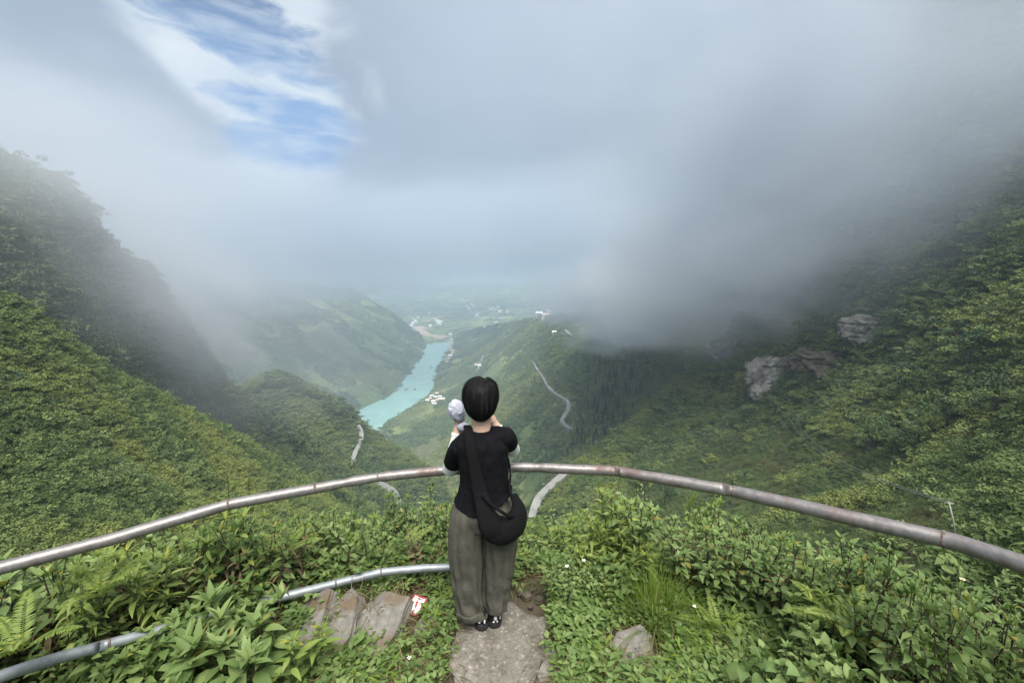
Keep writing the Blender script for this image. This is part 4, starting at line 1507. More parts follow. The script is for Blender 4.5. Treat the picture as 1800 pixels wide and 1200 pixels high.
def make_fern(name, seed, L, fronds, mat, arch=0.7, up=(0.6, 1.25)):
    g = np.random.default_rng(seed)
    root = empty(name)
    for f in range(fronds):
        fm = MB()
        yy = f * 2.39996 + g.normal() * .3
        ll = L * g.uniform(.65, 1.1)
        pit = g.uniform(*up)
        n = 34
        p, d = np.array([0, 0, -0.02]), pit
        axis = [p]
        for k in range(n):
            d -= arch * 1.6 / n * (0.4 + k / n)
            p = p + ll / n * np.array([math.cos(yy) * math.cos(d), math.sin(yy) * math.cos(d), math.sin(d)])
            axis.append(p)
        axis = np.array(axis)
        V, F = tube(axis, np.linspace(.0022, .0006, len(axis)), 4, False)
        fm.add(V, F)
        for k in range(4, n):
            t = k / n
            w = ll * 0.15 * math.sin(math.pi * min(1, 0.12 + 0.9 * t)) ** 0.8 * g.uniform(.85, 1.1) + .004
            dz = (axis[k + 1] - axis[k - 1]) if k < n - 1 else axis[k] - axis[k - 1]
            dpit = math.atan2(dz[2], math.hypot(dz[0], dz[1]))
            for sd in (1, -1):
                V, F = leaf(w, ll / n * 1.15, 0.25, 0.15, n=4)
                V = place(V, (0, 0, 0), sd * (1.25 + .1 * g.normal()), 0.12)
                fm.add(place(V, axis[k], yy, dpit), F)
        fm.build("frond", mat, root)
    return root


def make_tuft(name, seed, n, h, mat, spread=0.08, flop=0.9, width=0.0045):
    g = np.random.default_rng(seed)
    mb = MB()
    for k in range(n):
        a = g.uniform(0, 6.283)
        r0 = spread * math.sqrt(g.random())
        b0 = np.array([math.cos(a) * r0, math.sin(a) * r0, -0.02])
        yy = a + g.normal() * .5
        hh = h * g.uniform(.5, 1.1)
        lean = g.uniform(.05, flop) * (0.35 + r0 / spread)
        m = 7
        V = []
        for j in range(m):
            t = j / (m - 1)
            ang = math.pi / 2 - lean * (0.35 + 1.1 * t)
            c_ = b0 + hh * t * np.array([math.cos(yy) * math.cos(ang), math.sin(yy) * math.cos(ang), math.sin(ang)])
            s = np.array([-math.sin(yy), math.cos(yy), 0]) * width * (1 - t ** 1.7) * .5
            V += [c_ - s, c_ + s]
        mb.add(V, [list(f) for f in grid_faces(m, 2)])
    return mb.build(name, mat)


def make_flower(name, seed, h, petal=0.013):
    g = np.random.default_rng(seed)
    root = empty(name)
    V, F = tube([(0, 0, -0.02), (0.01, 0.01, h * .5), (0.02, 0.0, h)], [.0018, .0015, .0012], 5)
    mesh_obj("stem", V, F, m_gstem, root)
    mb = MB()
    for k in range(6):
        V, F = leaf(petal, petal * .62, .1, .15, n=5)
        mb.add(place(V, (0.02, 0, h), k * math.pi / 3 + g.normal() * .12, 0.25), F)
    mb.build("petals", m_petal, root)
    bm = bmesh.new()
    bmesh.ops.create_icosphere(bm, subdivisions=2, radius=petal * .30)
    V = [tuple(v.co + Vector((0.02, 0, h + petal * .1))) for v in bm.verts]
    F = [[v.index for v in f.verts] for f in bm.faces]
    bm.free()
    mesh_obj("flower_centre", V, F, m_yellow, root)
    return root


m_petal, nt, b = principled("white_petals", (.82, .82, .80), 0.6)
m_yellow, nt, b = principled("yellow_centre", (.55, .38, .03), 0.7)

V_TOP = [(-300, 1040), (0, 1004), (100, 985), (200, 956), (300, 925), (380, 903), (450, 915), (520, 905), (600, 900), (680, 888), (720, 884), (760, 866), (790, 870), (850, 905), (940, 912), (1000, 895), (1060, 885), (1110, 872), (1180, 905), (1240, 888), (1290, 902), (1350, 935), (1450, 965), (1520, 962), (1600, 982), (1700, 1016), (1800, 1040), (2100, 1090)]


def v_top(u):
    return float(np.interp(u, [a for a, _ in V_TOP], [b_ for _, b_ in V_TOP]))


def height_for(x, y, dv):
    """how tall a plant rooted at (x, y) stands if its tip reaches the outline of the thicket"""
    g0 = float(gz(x, y))
    z = g0 + 0.3
    for _ in range(8):
        u, v = proj((x, y, z))
        dx, dy, dz = ray(u, v_top(u) + dv)
        z = CAM_H + dz * math.hypot(x, y)
    return z - g0


PROTO = {
    'broad': [make_shrub("broadleaf_plant", 100 + k, .60, 5 + k % 2, .076, .60, LM['pale'], m_stem, .052) for k in range(4)],
    'deep': [make_shrub("leafy_plant", 120 + k, .60, 5 + k % 2, .072, .54, LM['deep'], m_stem, .050) for k in range(4)],
    'lime': [make_shrub("lance_leaved_plant", 140 + k, .55, 5, .095, .28, LM['lime'], m_gstem, .050, droop=.5, crown=8) for k in range(3)],
    'small': [make_shrub("small_leaved_plant", 160 + k, .50, 6, .062, .58, LM['pale'], m_stem, .040, spread=.12, lean=.35) for k in range(3)],
    'fresh': [make_shrub("bright_green_plant", 180 + k, .34, 7, .070, .62, LM['fresh'], m_gstem, .038, spread=.14, lean=.5) for k in range(3)],
    'round': [make_shrub("round_leaved_plant", 200 + k, .34, 5, .085, .95, LM['pale'], m_gstem, .055, spread=.14, lean=.55, droop=.45, crown=3, tip=3.0, petiole=.5, lobes=.06) for k in range(3)],
    'big': [make_shrub("large_leaved_plant", 220 + k, .38, 3, .150, .42, LM['pale'], m_stem, .070, spread=.07, lean=.4, crown=7, minz=.3) for k in range(2)],
    'sprout': [make_shrub("yellow_sprout", 240, .30, 1, .090, .36, LM['lime'], m_gstem, .06, crown=7, minz=.3)]}
PROTO['dead'] = [make_shrub('withered_plant', 260 + k, .40, 5, .070, .30, LM['dry'], m_stem, .060, spread=.12, lean=.5, droop=.9, crown=2) for k in range(2)]
PH = {'dead': .40, 'broad': .60, 'deep': .60, 'lime': .55, 'small': .50, 'fresh': .34, 'round': .34, 'big': .38, 'sprout': .30}
CAT = {'dead': 'plant', 'broad': 'plant', 'deep': 'plant', 'lime': 'plant', 'small': 'plant', 'fresh': 'plant', 'round': 'plant', 'big': 'plant', 'sprout': 'plant'}
USED = {}


def put(kind, x, y, h, label, group=None, rz=None, wide=None):
    protos = PROTO[kind]
    k = USED.get(kind, 0)
    USED[kind] = k + 1
    src = protos[k % len(protos)]
    o = src if k < len(protos) else copy_tree(src)
    s = h / PH[kind]
    sx = wide or min(1.35, max(0.62, s ** 0.7))
    o.scale = (sx, sx, s)
    if hasattr(o, 'rotation_euler'):
        o.rotation_euler = (rng.normal() * .07, rng.normal() * .07, rng.random() * 6.3 if rz is None else rz)
    o.location = (x, y, float(gz(x, y)) - 0.01)
    if 'group' in o:
        del o['group']
    tag(o, label, CAT[kind], group)
    return o


def scat(n, th0, th1, r0, r1, kinds, label, group, dv=(0, 70), hmin=.16, hmax=.82, mind=.10, wide=None):
    """plants rooted at random on a sector of the slope round the lookout"""
    done = []
    tries = 0
    while len(done) < n and tries < n * 30:
        tries += 1
        th, r_ = R(rng.uniform(th0, th1)), math.sqrt(rng.uniform(r0 ** 2, r1 ** 2))
        x, y = r_ * math.sin(th), r_ * math.cos(th)
        if any((x - a) ** 2 + (y - b_) ** 2 < mind ** 2 for a, b_ in done):
            continue
        kind = kinds[rng.integers(len(kinds))]
        h = height_for(x, y, rng.uniform(*dv))
        if h < hmin:
            continue
        done.append((x, y))
        put(kind, x, y, min(h, hmax), label[kind], group[kind] if isinstance(group, dict) else group, wide=wide)


if PLANTS:
    gl = {'deep': "dark green leafy plant in the thicket between the two pipes at left", 'broad': "pale broadleaf plant in the thicket between the two pipes at left",
          'lime': "yellow green lance-leaved plant in the thicket between the two pipes at left"}
    gg = {'deep': "dark leafy plants of the left thicket", 'broad': "pale broadleaf plants of the left thicket", 'lime': "yellow green plants of the left thicket"}
    scat(86, -66, -31, 2.84, 4.1, ['deep', 'deep', 'deep', 'deep', 'broad', 'broad', 'lime'], gl, gg, dv=(0, 80))
    gl = {'lime': "yellow green lance-leaved plant behind the galvanised lower pipe", 'deep': "dark green leafy plant behind the galvanised lower pipe",
          'fresh': "low bright green plant behind the galvanised lower pipe", 'small': "small-leaved plant behind the galvanised lower pipe"}
    gg = {'lime': "yellow green plants behind the lower pipe", 'deep': "dark leafy plants behind the lower pipe", 'fresh': "bright green plants behind the lower pipe", 'small': "small-leaved plants behind the lower pipe"}
    scat(56, -31, -3, 3.0, 4.1, ['lime', 'deep', 'deep', 'small'], gl, gg, dv=(0, 75))
    scat(14, -31, -5, 2.86, 3.0, ['fresh'], gl, gg, dv=(60, 100), hmax=.26, hmin=.1)
    gl = {'small': "small-leaved pale shrub on the edge just right of the person", 'lime': "yellow green lance-leaved plant just right of the person", 'fresh': "low bright green plant just right of the person"}
    gg = {'small': "small-leaved shrubs right of the person", 'lime': "yellow green plants right of the person", 'fresh': "bright green plants right of the person"}
    scat(42, 1, 20, 2.75, 4.2, ['small', 'small', 'lime', 'fresh'], gl, gg, dv=(0, 70))
    gl = {'broad': "pale broadleaf plant in the thicket below the right half of the pipe", 'small': "small-leaved shrub in the thicket below the right half of the pipe",
          'lime': "yellow green plant in the thicket below the right half of the pipe", 'deep': "darker leafy plant in the thicket near the right edge below the pipe"}
    gg = {'deep': "darker leafy plants of the right thicket", 'broad': "pale broadleaf plants of the right thicket", 'small': "small-leaved shrubs of the right thicket", 'lime': "yellow green plants of the right thicket"}
    scat(70, 17, 46, 2.72, 4.0, ['broad', 'broad', 'broad', 'broad', 'broad', 'small', 'small', 'small', 'lime'], gl, gg, dv=(0, 70))
    scat(62, 42, 68, 2.15, 3.8, ['broad', 'broad', 'broad', 'small', 'deep'], gl, gg, dv=(0, 90), wide=.78)
    gl = {'round': "round-leaved creeping plant in the lower right corner", 'broad': "pale broadleaf plant standing in the lower right corner", 'fresh': "low bright green plant in the lower right corner"}
    gg = {'round': "round-leaved plants of the lower right corner", 'broad': "broadleaf plants of the lower right corner", 'fresh': "bright green plants of the lower right corner"}
    scat(40, 36, 62, 1.95, 2.75, ['round', 'round', 'fresh', 'broad'], gl, gg, dv=(75, 170), hmax=.42, wide=.72)
    gl = {'fresh': "low bright green plant filling the ground left of the grass tuft", 'small': "small-leaved plant filling the ground left of the grass tuft"}
    gg = {'fresh': "bright green plants left of the grass tuft", 'small': "small-leaved plants left of the grass tuft"}
    scat(22, 7, 16, 2.45, 2.85, ['fresh', 'fresh', 'small'], gl, gg, dv=(90, 160), hmax=.32)
    gl = {'fresh': "low bright green plant hanging round the buried end of the lower pipe"}
    scat(18, -47, -35, 2.42, 2.75, ['fresh'], gl, "bright green plants round the buried pipe end", dv=(105, 170), hmin=.1, hmax=.34)
    gl = {'deep': "dark leafy plant in the lower left corner below the lower pipe"}
    scat(9, -66, -50, 2.80, 3.1, ['deep'], gl, "dark leafy plants of the lower left corner", dv=(110, 200), hmin=.1, hmax=.5)
    gl = {'dead': "withered brown plant among the thicket stems"}
    scat(34, -60, 60, 2.75, 3.4, ['dead'], gl, "withered plants of the thickets", dv=(25, 110), hmin=.12, hmax=.5)
    # single plants that stand out
    for kind, u, v, vt, lb in [
        ('big', 470, 1215, 1090, "large-leaved pale plant with dark stem at the bottom, right in front of the rock slabs"),
        ('big', 345, 1225, 1085, "large-leaved pale plant at the bottom below the buried end of the lower pipe"),
        ('big', 415, 1240, 1110, "large-leaved plant at the bottom edge between the two other large-leaved plants"),
        ('sprout', 548, 1190, 1112, "single yellow green sprout standing in front of the grey rock slabs"),
        ('sprout', 510, 1225, 1130, "yellow green sprout at the bottom edge left of the other sprout")]:
        x, y, _ = PZ(u, v, 0.0)
        dx, dy, dz = ray(u, vt)
        put(kind, x, y, CAM_H + dz * math.hypot(x, y) - float(gz(x, y)), lb)
    for kind, u, vt, r_, lb in [
        ('lime', 1242, 872, 3.3, "tallest yellow green shrub rising towards the right half of the pipe"),
        ('small', 1122, 852, 3.9, "tall thin shrub with a tuft of pale leaves, right of the person beneath the pipe"),
        ('small', 1068, 862, 3.9, "thin leafy stem standing left of the tall tufted shrub under the pipe"),
        ('deep', 408, 862, 3.4, "thin stem with pale tip reaching above the left bend of the pipe"),
        ('small', 768, 862, 3.1, "pale small-leaved shrub directly left of the person's trousers"),
        ('deep', 706, 868, 3.5, "dark stemmed plant in front of the lower road bend"),
        ('broad', 1340, 922, 3.0, "tall pale broadleaf plant standing apart above the grass tuft"),
        ('broad', 1462, 955, 2.75, "tall pale broadleaf plant under the straight right length of pipe"),
        ('lime', 118, 968, 2.85, "yellow topped plant touching the pipe near the left edge")]:
        dx, dy, dz = ray(u, vt)
        x, y = dx * r_, dy * r_
        put(kind, x, y, CAM_H + dz * r_ - float(gz(x, y)), lb, wide=.75)
    # ferns
    ferns = [make_fern("fern", 300 + k, .42, 7, LM['lime']) for k in range(3)]
    fz = [(620, 985, 0.30, "yellow green fern behind the middle of the lower pipe"), (700, 960, .34, "feathery fern with tall fronds left of the person behind the lower pipe"),
          (560, 1000, .26, "fern behind the bend in the lower pipe"), (755, 975, .28, "fern close to the person's left trouser leg"), (985, 985, .25, "small fern right of the person's trousers"),
          (1105, 1010, .28, "pale fern frond clump above the grass tuft"), (1265, 1085, .25, "bright fern between the grass tuft and the round-leaved plants"),
          (1490, 1080, .34, "long arching yellow fern in front of the right thicket"), (1510, 1125, .24, "short arching fern below the long yellow fern"),
          (170, 1010, .26, "long yellow fern under the pipe near the left edge"), (30, 1100, .30, "tall fern leaning in at the far left edge"), (490, 955, .3, "fern in the thicket right of the left pipe bend")]
    for k, (u, v, L_, lb) in enumerate(fz):
        o = ferns[k] if k < 3 else copy_tree(ferns[k % 3])
        dx, dy, dz = ray(u, v)
        r_ = (2.98 if u < 800 else 2.85) if v < 1060 else (2.5 if u > 1000 else 2.35)
        if u < 200:
            r_ = 2.75 if v < 1060 else 2.5
        o.location = (dx * r_, dy * r_, max(float(gz(dx * r_, dy * r_)), CAM_H + dz * r_ - .10))
        s = L_ / .42
        o.scale = (s, s, s)
        o.rotation_euler = (0, 0, rng.random() * 6.3)
        tag(o, lb, "fern", "ferns of the lookout")
    # grass tufts
    t0 = make_tuft("grass_tuft", 400, 420, .42, LM['grass'], .12, .95)
    p = on_ground(1150, 1092)
    t0.location = p
    tag(t0, "big bright tuft of long grass right of the path", "grass tuft")
    t1 = make_tuft("grass_tuft", 401, 70, .20, LM['grass'], .05, .8, .005)
    for k, (u, v, s, lb) in enumerate([(605, 1170, 1.0, "small grass tuft in front of the middle rock slab"), (700, 1155, .8, "sparse grass tuft below the flat pale slab"), (1050, 1190, .9, "small grass tuft near the bottom edge left of the cracked rock"),
                                       (1230, 1130, .9, "small grass tuft right of the cracked flat rock"), (1330, 1190, 1.1, "grass tuft at the bottom edge under the round-leaved plants"), (660, 985, 1.3, "grass tuft behind the lower pipe among the ferns"), (540, 985, 1.4, "tall grass tuft behind the lower pipe, left of the ferns"), (1000, 950, 1.2, "grass tuft on the rim right of the person")]):
        o = t1 if k == 0 else t1.copy()
        if k:
            COL.objects.link(o)
        o.location = on_ground(u, v)
        o.scale = (s, s, s)
        o.rotation_euler = (0, 0, k * 1.3)
        tag(o, lb, "grass tuft", "small grass tufts")
    # white flowers
    f0 = make_flower("white_flower", 500, .22)
    for k, (u, v, hh, lb) in enumerate([(1396, 1156, .16, "white flower in the lower right corner, left of the other white flowers"), (1535, 1173, .14, "white flower at the bottom edge between the round leaves"), (1645, 1140, .22, "white flower with loose petals in the lower right corner"),
                                        (1684, 1020, .55, "white flower high among the broad leaves near the right edge"), (1214, 1065, .16, "white flower beside the grass tuft"), (712, 1155, .06, "tiny pale flower below the flat rock slab"), (990, 995, .3, "white flower right of the person's trousers"), (1020, 985, .3, "white flower farther right of the person's trousers"), (418, 1172, .14, "white flower under the large-leaved plant at the bottom left")]):
        o = f0 if k == 0 else copy_tree(f0)
        r_ = 2.45 if u > 1300 else 2.6
        p = PZ(u, v, hh)
        o.location = (p[0], p[1], float(gz(p[0], p[1])))
        o.scale = (1.15, 1.15, max(.25, (hh - float(gz(p[0], p[1]))) / .22))
        tag(o, lb, "flower", "white flowers")

    # low creeping growth: stuff
    def sprig(seed, L, W, n, mat, h=.06):
        g = np.random.default_rng(seed)
        mb = MB()
        for k in range(n):
            yy, rr = g.uniform(0, 6.3), g.uniform(0, .055)
            V, F = leaf(L * g.uniform(.6, 1.2), L * W, .3, .2, n=4)
            mb.add(place(V, (math.cos(yy) * rr, math.sin(yy) * rr, g.uniform(.01, h)), yy + g.normal() * .6, g.uniform(-.2, .8)), F)
        return mb.build("sprig", mat, link=False)
    SPR = [sprig(600 + k, .034, .60, 26, LM['fresh']) for k in range(3)] + [sprig(610, .030, .62, 24, LM['deep']), sprig(611, .06, .16, 22, LM['grass'], .08), sprig(612, .04, .5, 20, LM['fresh'], .09)]
    dry = [sprig(620 + k, .10, .05, 14, LM['dry'], .05) for k in range(2)]
    pts, sc, ix = [], [], []
    N = 15000
    X = rng.uniform(-3.2, 3.2, N)
    Y = rng.uniform(1.2, 3.6, N)
    dens = 0.55 + 0.9 * perlin(np.stack([X, Y, X * 0], -1) * 2.6)
    keep = (rho(X, Y) < 3.5) & (rng.random(N) < np.clip(dens + 0.35 * (X > 0.1), 0, 1))
    onpath = (X > -.36) & (X < .24) & (Y < 2.60)
    bankr = np.exp(-((X + .95) / .42) ** 4 - ((Y - 2.30) / .20) ** 4)
    moss = (X < -1.35) & (Y < 2.3)
    rk = np.hypot((X - .70) / .20, (Y - 2.13) / .17) < 1
    keep &= ~onpath & ~rk & (rng.random(N) > np.clip(bankr * 1.1, 0, .93)) & ~(moss & (rng.random(N) < .6))
    hollow = (np.hypot(X - .17, Y - 2.56) < .17)
    keep &= ~hollow & (np.hypot(X + .61, Y - 2.38) > .14)
    X, Y = X[keep], Y[keep]
    pt = np.stack([X, Y, gz(X, Y)], -1)
    sw = rng.uniform(.6, 1.5, len(pt))
    ix = np.where(rng.random(len(pt)) < .8, rng.integers(0, 3, len(pt)), rng.integers(3, 6, len(pt)))
    ix = np.where(perlin(pt * 1.7 + 40) > .12, 5, ix)
    scatter_object("ground_cover", pt, sw, rng.random(len(pt)) * 6.3, ix, SPR)
    N = 700
    X, Y = rng.uniform(-2.6, 2.4, N), rng.uniform(1.7, 2.8, N)
    k = (np.hypot(X + .61, Y - 2.38) > .09) & ~((X > -.34) & (X < .22) & (Y < 2.6))
    pt = np.stack([X[k], Y[k], gz(X[k], Y[k]) + .005], -1)
    scatter_object("dry_litter", pt, rng.uniform(.6, 1.4, len(pt)), rng.random(len(pt)) * 6.3, rng.integers(0, 2, len(pt)), dry)


# =================================================================== THE PERSON
GZ0 = 0.036                                   # top of the path slab


def cap_chain(pts, rads, seg=20, sub=6, flat=None):
    """closed tapered limb through the given joints, rounded at both ends"""
    p = catmull(pts, (len(pts) - 1) * sub + 1)
    r = np.interp(np.linspace(0, len(pts) - 1, len(p)), range(len(pts)), rads)
    d0 = (p[0] - p[1]) / np.linalg.norm(p[0] - p[1])
    d1 = (p[-1] - p[-2]) / np.linalg.norm(p[-1] - p[-2])
    pre = [(p[0] + d0 * r[0] * k, r[0] * math.sqrt(max(0, 1 - k * k)) + 1e-4) for k in (.98, .85, .6, .3)]
    post = [(p[-1] + d1 * r[-1] * k, r[-1] * math.sqrt(max(0, 1 - k * k)) + 1e-4) for k in (.3, .6, .85, .98)]
    P_ = np.array([q for q, _ in pre] + list(p) + [q for q, _ in post])
    R_ = np.array([q for _, q in pre] + list(r) + [q for _, q in post])
    V, F = tube(P_, R_, seg)
    return V, F


def ell(c, r, seg=28, rings=18, fn=None):
    th = np.linspace(0.02, math.pi - 0.02, rings)
    ph = np.linspace(0, 2 * math.pi, seg, endpoint=False)
    V = np.stack([np.outer(np.sin(th), np.cos(ph)), np.outer(np.sin(th), np.sin(ph)), np.outer(np.cos(th), np.ones(seg))], -1).reshape(-1, 3)
    if fn is not None:
        V = fn(V)
    V = V * np.array(r) + np.array(c)
    F = [list(f) for f in grid_faces(rings, seg, 0, True)]
    F.append(list(range(seg))[::-1])
    F.append([(rings - 1) * seg + i for i in range(seg)])
    return V, [f[::-1] for f in F[:-2]] + [F[-2][::-1], F[-1][::-1]]


def rings_loft(rings, seg=48, fold=None, n=40):
    """closed body of stacked ellipses (z, cx, cy, rx, ry[, power])"""
    q = catmull([list(r) + [0] * (6 - len(r)) for r in rings], n)
    a = np.linspace(0, 2 * math.pi, seg, endpoint=False)
    V = []
    for z, cx, cyy, rx, ry, dz in q:
        ca, sa = np.cos(a), np.sin(a)
        ring = np.stack([cx + rx * np.sign(ca) * np.abs(ca) ** .9, cyy + ry * np.sign(sa) * np.abs(sa) ** .9, np.full(seg, z)], 1)
        if fold is not None:
            ring = fold(ring, np.array([cx, cyy]), a)
        V.append(ring)
    V = np.concatenate(V)
    F = [list(f) for f in grid_faces(n, seg, 0, True)]
    F.append(list(range(seg))[::-1])
    F.append([(n - 1) * seg + i for i in range(seg)])
    return V, F


def remesh(o, vox, it=4, sm=.5):
    m = o.modifiers.new("one_skin", 'REMESH')
    m.mode = 'VOXEL'
    m.voxel_size = vox
    m.use_smooth_shade = True
    if it:
        s = o.modifiers.new("soften", 'SMOOTH')
        s.factor, s.iterations = sm, it
    return o


# ---- materials
m_skin, nt, b = principled("skin", (.52, .34, .25), 0.55, 0.4)
b.inputs['Subsurface Weight'].default_value = 0.08
b.inputs['Subsurface Radius'].default_value = (.01, .004, .002)
m_black, nt, b = principled("black_jersey", rough=0.95, spec=0.1)
tcn = nd(nt, 'ShaderNodeTexCoord').outputs['Object']
c = ramp(nt, noise(nt, tcn, 30.0, 4, 0.6), [(0.3, (.0035, .0035, .005)), (0.7, (.0075, .0075, .010))])
nt.links.new(c, b.inputs['Base Color'])
bump(nt, b, noise(nt, mapping(nt, tcn, scale=(1, 1, .6)), 14.0, 4, 0.6), 0.5, 0.02)
m_oliv, nt, b = principled("olive_canvas", rough=0.9, spec=0.15)
tcn = nd(nt, 'ShaderNodeTexCoord').outputs['Object']
c = ramp(nt, noise(nt, mapping(nt, tcn, scale=(1, 1, .35)), 26.0, 5, 0.65), [(0.3, (.050, .047, .037)), (0.7, (.084, .080, .064))])
c = mixc(nt, math_(nt, 'MULTIPLY', noise(nt, tcn, 400.0, 2, 0.5), .45), c, (.12, .115, .094))
nt.links.new(c, b.inputs['Base Color'])
bump(nt, b, math_(nt, 'ADD', noise(nt, mapping(nt, tcn, scale=(1, 1, .75)), 9.0, 3, 0.5, 0.6), math_(nt, 'MULTIPLY', noise(nt, tcn, 300.0, 2, .5), .08)), 0.7, 0.02)
m_white, nt, b = principled("white_stretch_cloth", (.66, .67, .64), 0.85, 0.15)
m_bagm, nt, b = principled("black_woven_bag", rough=0.9, spec=0.15)
tcn = nd(nt, 'ShaderNodeTexCoord').outputs['Object']
wv = nd(nt, 'ShaderNodeTexWave', {'Vector': tcn, 'Scale': 160.0, 'Distortion': 1.0}, bands_direction='DIAGONAL').outputs[1]
c = ramp(nt, math_(nt, 'ADD', math_(nt, 'MULTIPLY', wv, .4), math_(nt, 'MULTIPLY', noise(nt, tcn, 220.0, 3, .6), .6)), [(0.3, (.0028, .0028, .0034)), (0.7, (.0085, .0085, .010))])
nt.links.new(c, b.inputs['Base Color'])
bump(nt, b, math_(nt, 'ADD', wv, noise(nt, tcn, 12.0, 4, .6)), 0.4, 0.01)
m_hair, nt, b = principled("black_hair", rough=0.65, spec=0.14)
tcn = nd(nt, 'ShaderNodeTexCoord').outputs['Object']
isl = nd(nt, 'ShaderNodeNewGeometry').outputs['Random Per Island']
c = ramp(nt, isl, [(0.0, (.0016, .0015, .0016)), (0.75, (.006, .0055, .0055)), (0.95, (.015, .014, .014)), (1.0, (.024, .022, .022))])  # lightest strands put the sheen of the hair into its colour
nt.links.new(c, b.inputs['Base Color'])
m_sole, nt, b = principled("charcoal_rubber", (.022, .022, .023), 0.8)
m_upper, nt, b = principled("black_shoe_fabric", (.010, .010, .011), 0.8)
m_patch, nt, b = principled("white_shoe_leather", (.72, .72, .70), 0.6)
m_cloth, nt, b = principled("lavender_grey_cloth", rough=0.85, spec=0.15)
tcn = nd(nt, 'ShaderNodeTexCoord').outputs['Object']
c = ramp(nt, noise(nt, tcn, 20.0, 4, 0.6), [(0.3, (.30, .31, .37)), (0.7, (.42, .43, .50))])
nt.links.new(c, b.inputs['Base Color'])

person = empty("person", (-0.165, 2.27, GZ0))
tag(person, "person seen from behind in black T-shirt and baggy olive trousers at the railing", "person")
PO = np.array([-0.165, 2.27, GZ0])


def pbuild(mb, name, mat, parent=person, **k):
    mb.V = [v - PO for v in mb.V]
    return mb.build(name, mat, parent, **k)


# ---- joints (world metres)
shL, shR = np.array(PY(807, 789, 2.272)), np.array(PY(888, 769, 2.275))
elL, elR = np.array(PY(791, 824, 2.42)), np.array(PY(901, 790, 2.50))
wrL, wrR = np.array(PY(806, 748, 2.49)), np.array(PY(868, 743, 2.52))
haL, haR = np.array(PY(809, 722, 2.51)), np.array(PY(852, 718, 2.50))
headc = np.array((-.172, 2.30, 1.452))

body = MB()
body.add(*rings_loft([(.78, -.165, 2.27, .135, .085), (.86, -.165, 2.27, .150, .100), (.95, -.16, 2.27, .122, .085), (1.05, -.16, 2.27, .122, .085), (1.16, -.165, 2.27, .140, .088), (1.235, -.17, 2.272, .115, .065), (1.27, -.172, 2.275, .06, .05)]))
body.add(*cap_chain([(-.172, 2.272, 1.20), (-.172, 2.275, 1.29), (-.172, 2.295, 1.40)], [.062, .055, .056]))


def skull(V):
    V = V.copy()
    low = np.clip(-V[:, 2], 0, 1)
    V[:, 0] *= 1 - 0.30 * low ** 1.5
    V[:, 1] = np.where(V[:, 1] > 0, V[:, 1] * (1 + .05 * low), V[:, 1] * (1 - .30 * low))
    return V


body.add(*ell(headc - np.array([0, 0, .010]), (.074, .095, .100), fn=skull))
fy = headc[1] + .097
body.add(*cap_chain([(headc[0], fy - .012, 1.462), (headc[0], fy + .004, 1.440), (headc[0], fy + .014, 1.420)], [.008, .010, .013], 10, 3))     # nose
for s in (-1, 1):
    body.add(*ell((headc[0] + s * .030, fy - .018, 1.462), (.016, .012, .010)))                       # eye
    body.add(*cap_chain([(headc[0] + s * .012, fy - .004, 1.478), (headc[0] + s * .03, fy - .008, 1.482), (headc[0] + s * .048, fy - .022, 1.476)], [.006, .007, .005], 8, 2))
    body.add(*ell((headc[0] + s * .076, headc[1] + .002, 1.438), (.010, .018, .030)))                 # ear
body.add(*cap_chain([(headc[0] - .022, fy - .012, 1.388), (headc[0], fy - .002, 1.389), (headc[0] + .022, fy - .012, 1.388)], [.006, .009, .006], 8, 3))   # mouth
body.add(*ell((headc[0], fy - .022, 1.352), (.024, .022, .018)))                                      # chin
for s, sh, elb, wr, ha in ((-1, shL, elL, wrL, haL), (1, shR, elR, wrR, haR)):
    body.add(*cap_chain([sh + (-s * .05, 0, .02), sh, 0.5 * (sh + elb), elb], [.044, .046, .040, .036]))
    body.add(*cap_chain([elb, 0.6 * elb + 0.4 * wr, wr], [.036, .036, .026]))
    d = (ha - wr) / np.linalg.norm(ha - wr)
    side = np.array([-s * 1.0, .35, 0])
    side -= d * side.dot(d)
    side /= np.linalg.norm(side)
    nrm = np.cross(d, side)
    palm = wr + d * .050
    body.add(*cap_chain([wr, wr + d * .022, palm + side * .004, wr + d * .085], [.025, .028, .031, .026], 16, 4))
    body.add(*cap_chain([palm + nrm * .02 * 0 - side * 0 + d * -.01, palm + d * .02], [.026, .028], 14, 3))
    for k, (off, ln, rr) in enumerate([(-.027, .070, .0080), (-.009, .078, .0085), (.009, .074, .0082), (.026, .058, .0072)]):
        up = np.cross(side, d)
        base = wr + d * .088 + up * off
        f1 = base + d * ln * .42 + side * ln * .10
        f2 = f1 + d * ln * .16 + side * ln * .36
        f3 = f2 - d * ln * .10 + side * ln * .26
        body.add(*cap_chain([base - d * .02, base, f1, f2, f3], [rr * 1.1, rr * 1.1, rr, rr * .93, rr * .82], 10, 3))
    up = np.cross(side, d)
    tb = wr + d * .030 - up * .022
    body.add(*cap_chain([tb, tb - up * .020 + d * .026 + side * .012, tb - up * .024 + d * .052 + side * .030, tb - up * .016 + d * .066 + side * .050], [.013, .0115, .010, .0085], 10, 3))
for s, hx, kx, ax_ in ((-1, -.235, -.255, -.197), (1, -.098, -.082, -.098)):
    body.add(*cap_chain([(hx, 2.27, .86), (kx, 2.285, .47), (ax_, 2.285, .16), (ax_, 2.295, .085)], [.078, .054, .034, .030]))
    body.add(*cap_chain([(ax_, 2.290, .075), (ax_ + s * .006, 2.34, .068), (ax_ + s * .012, 2.40, .062)], [.026, .028, .022]))
o = pbuild(body, "person_body", m_skin)
remesh(o, 0.0055, 3, .4)

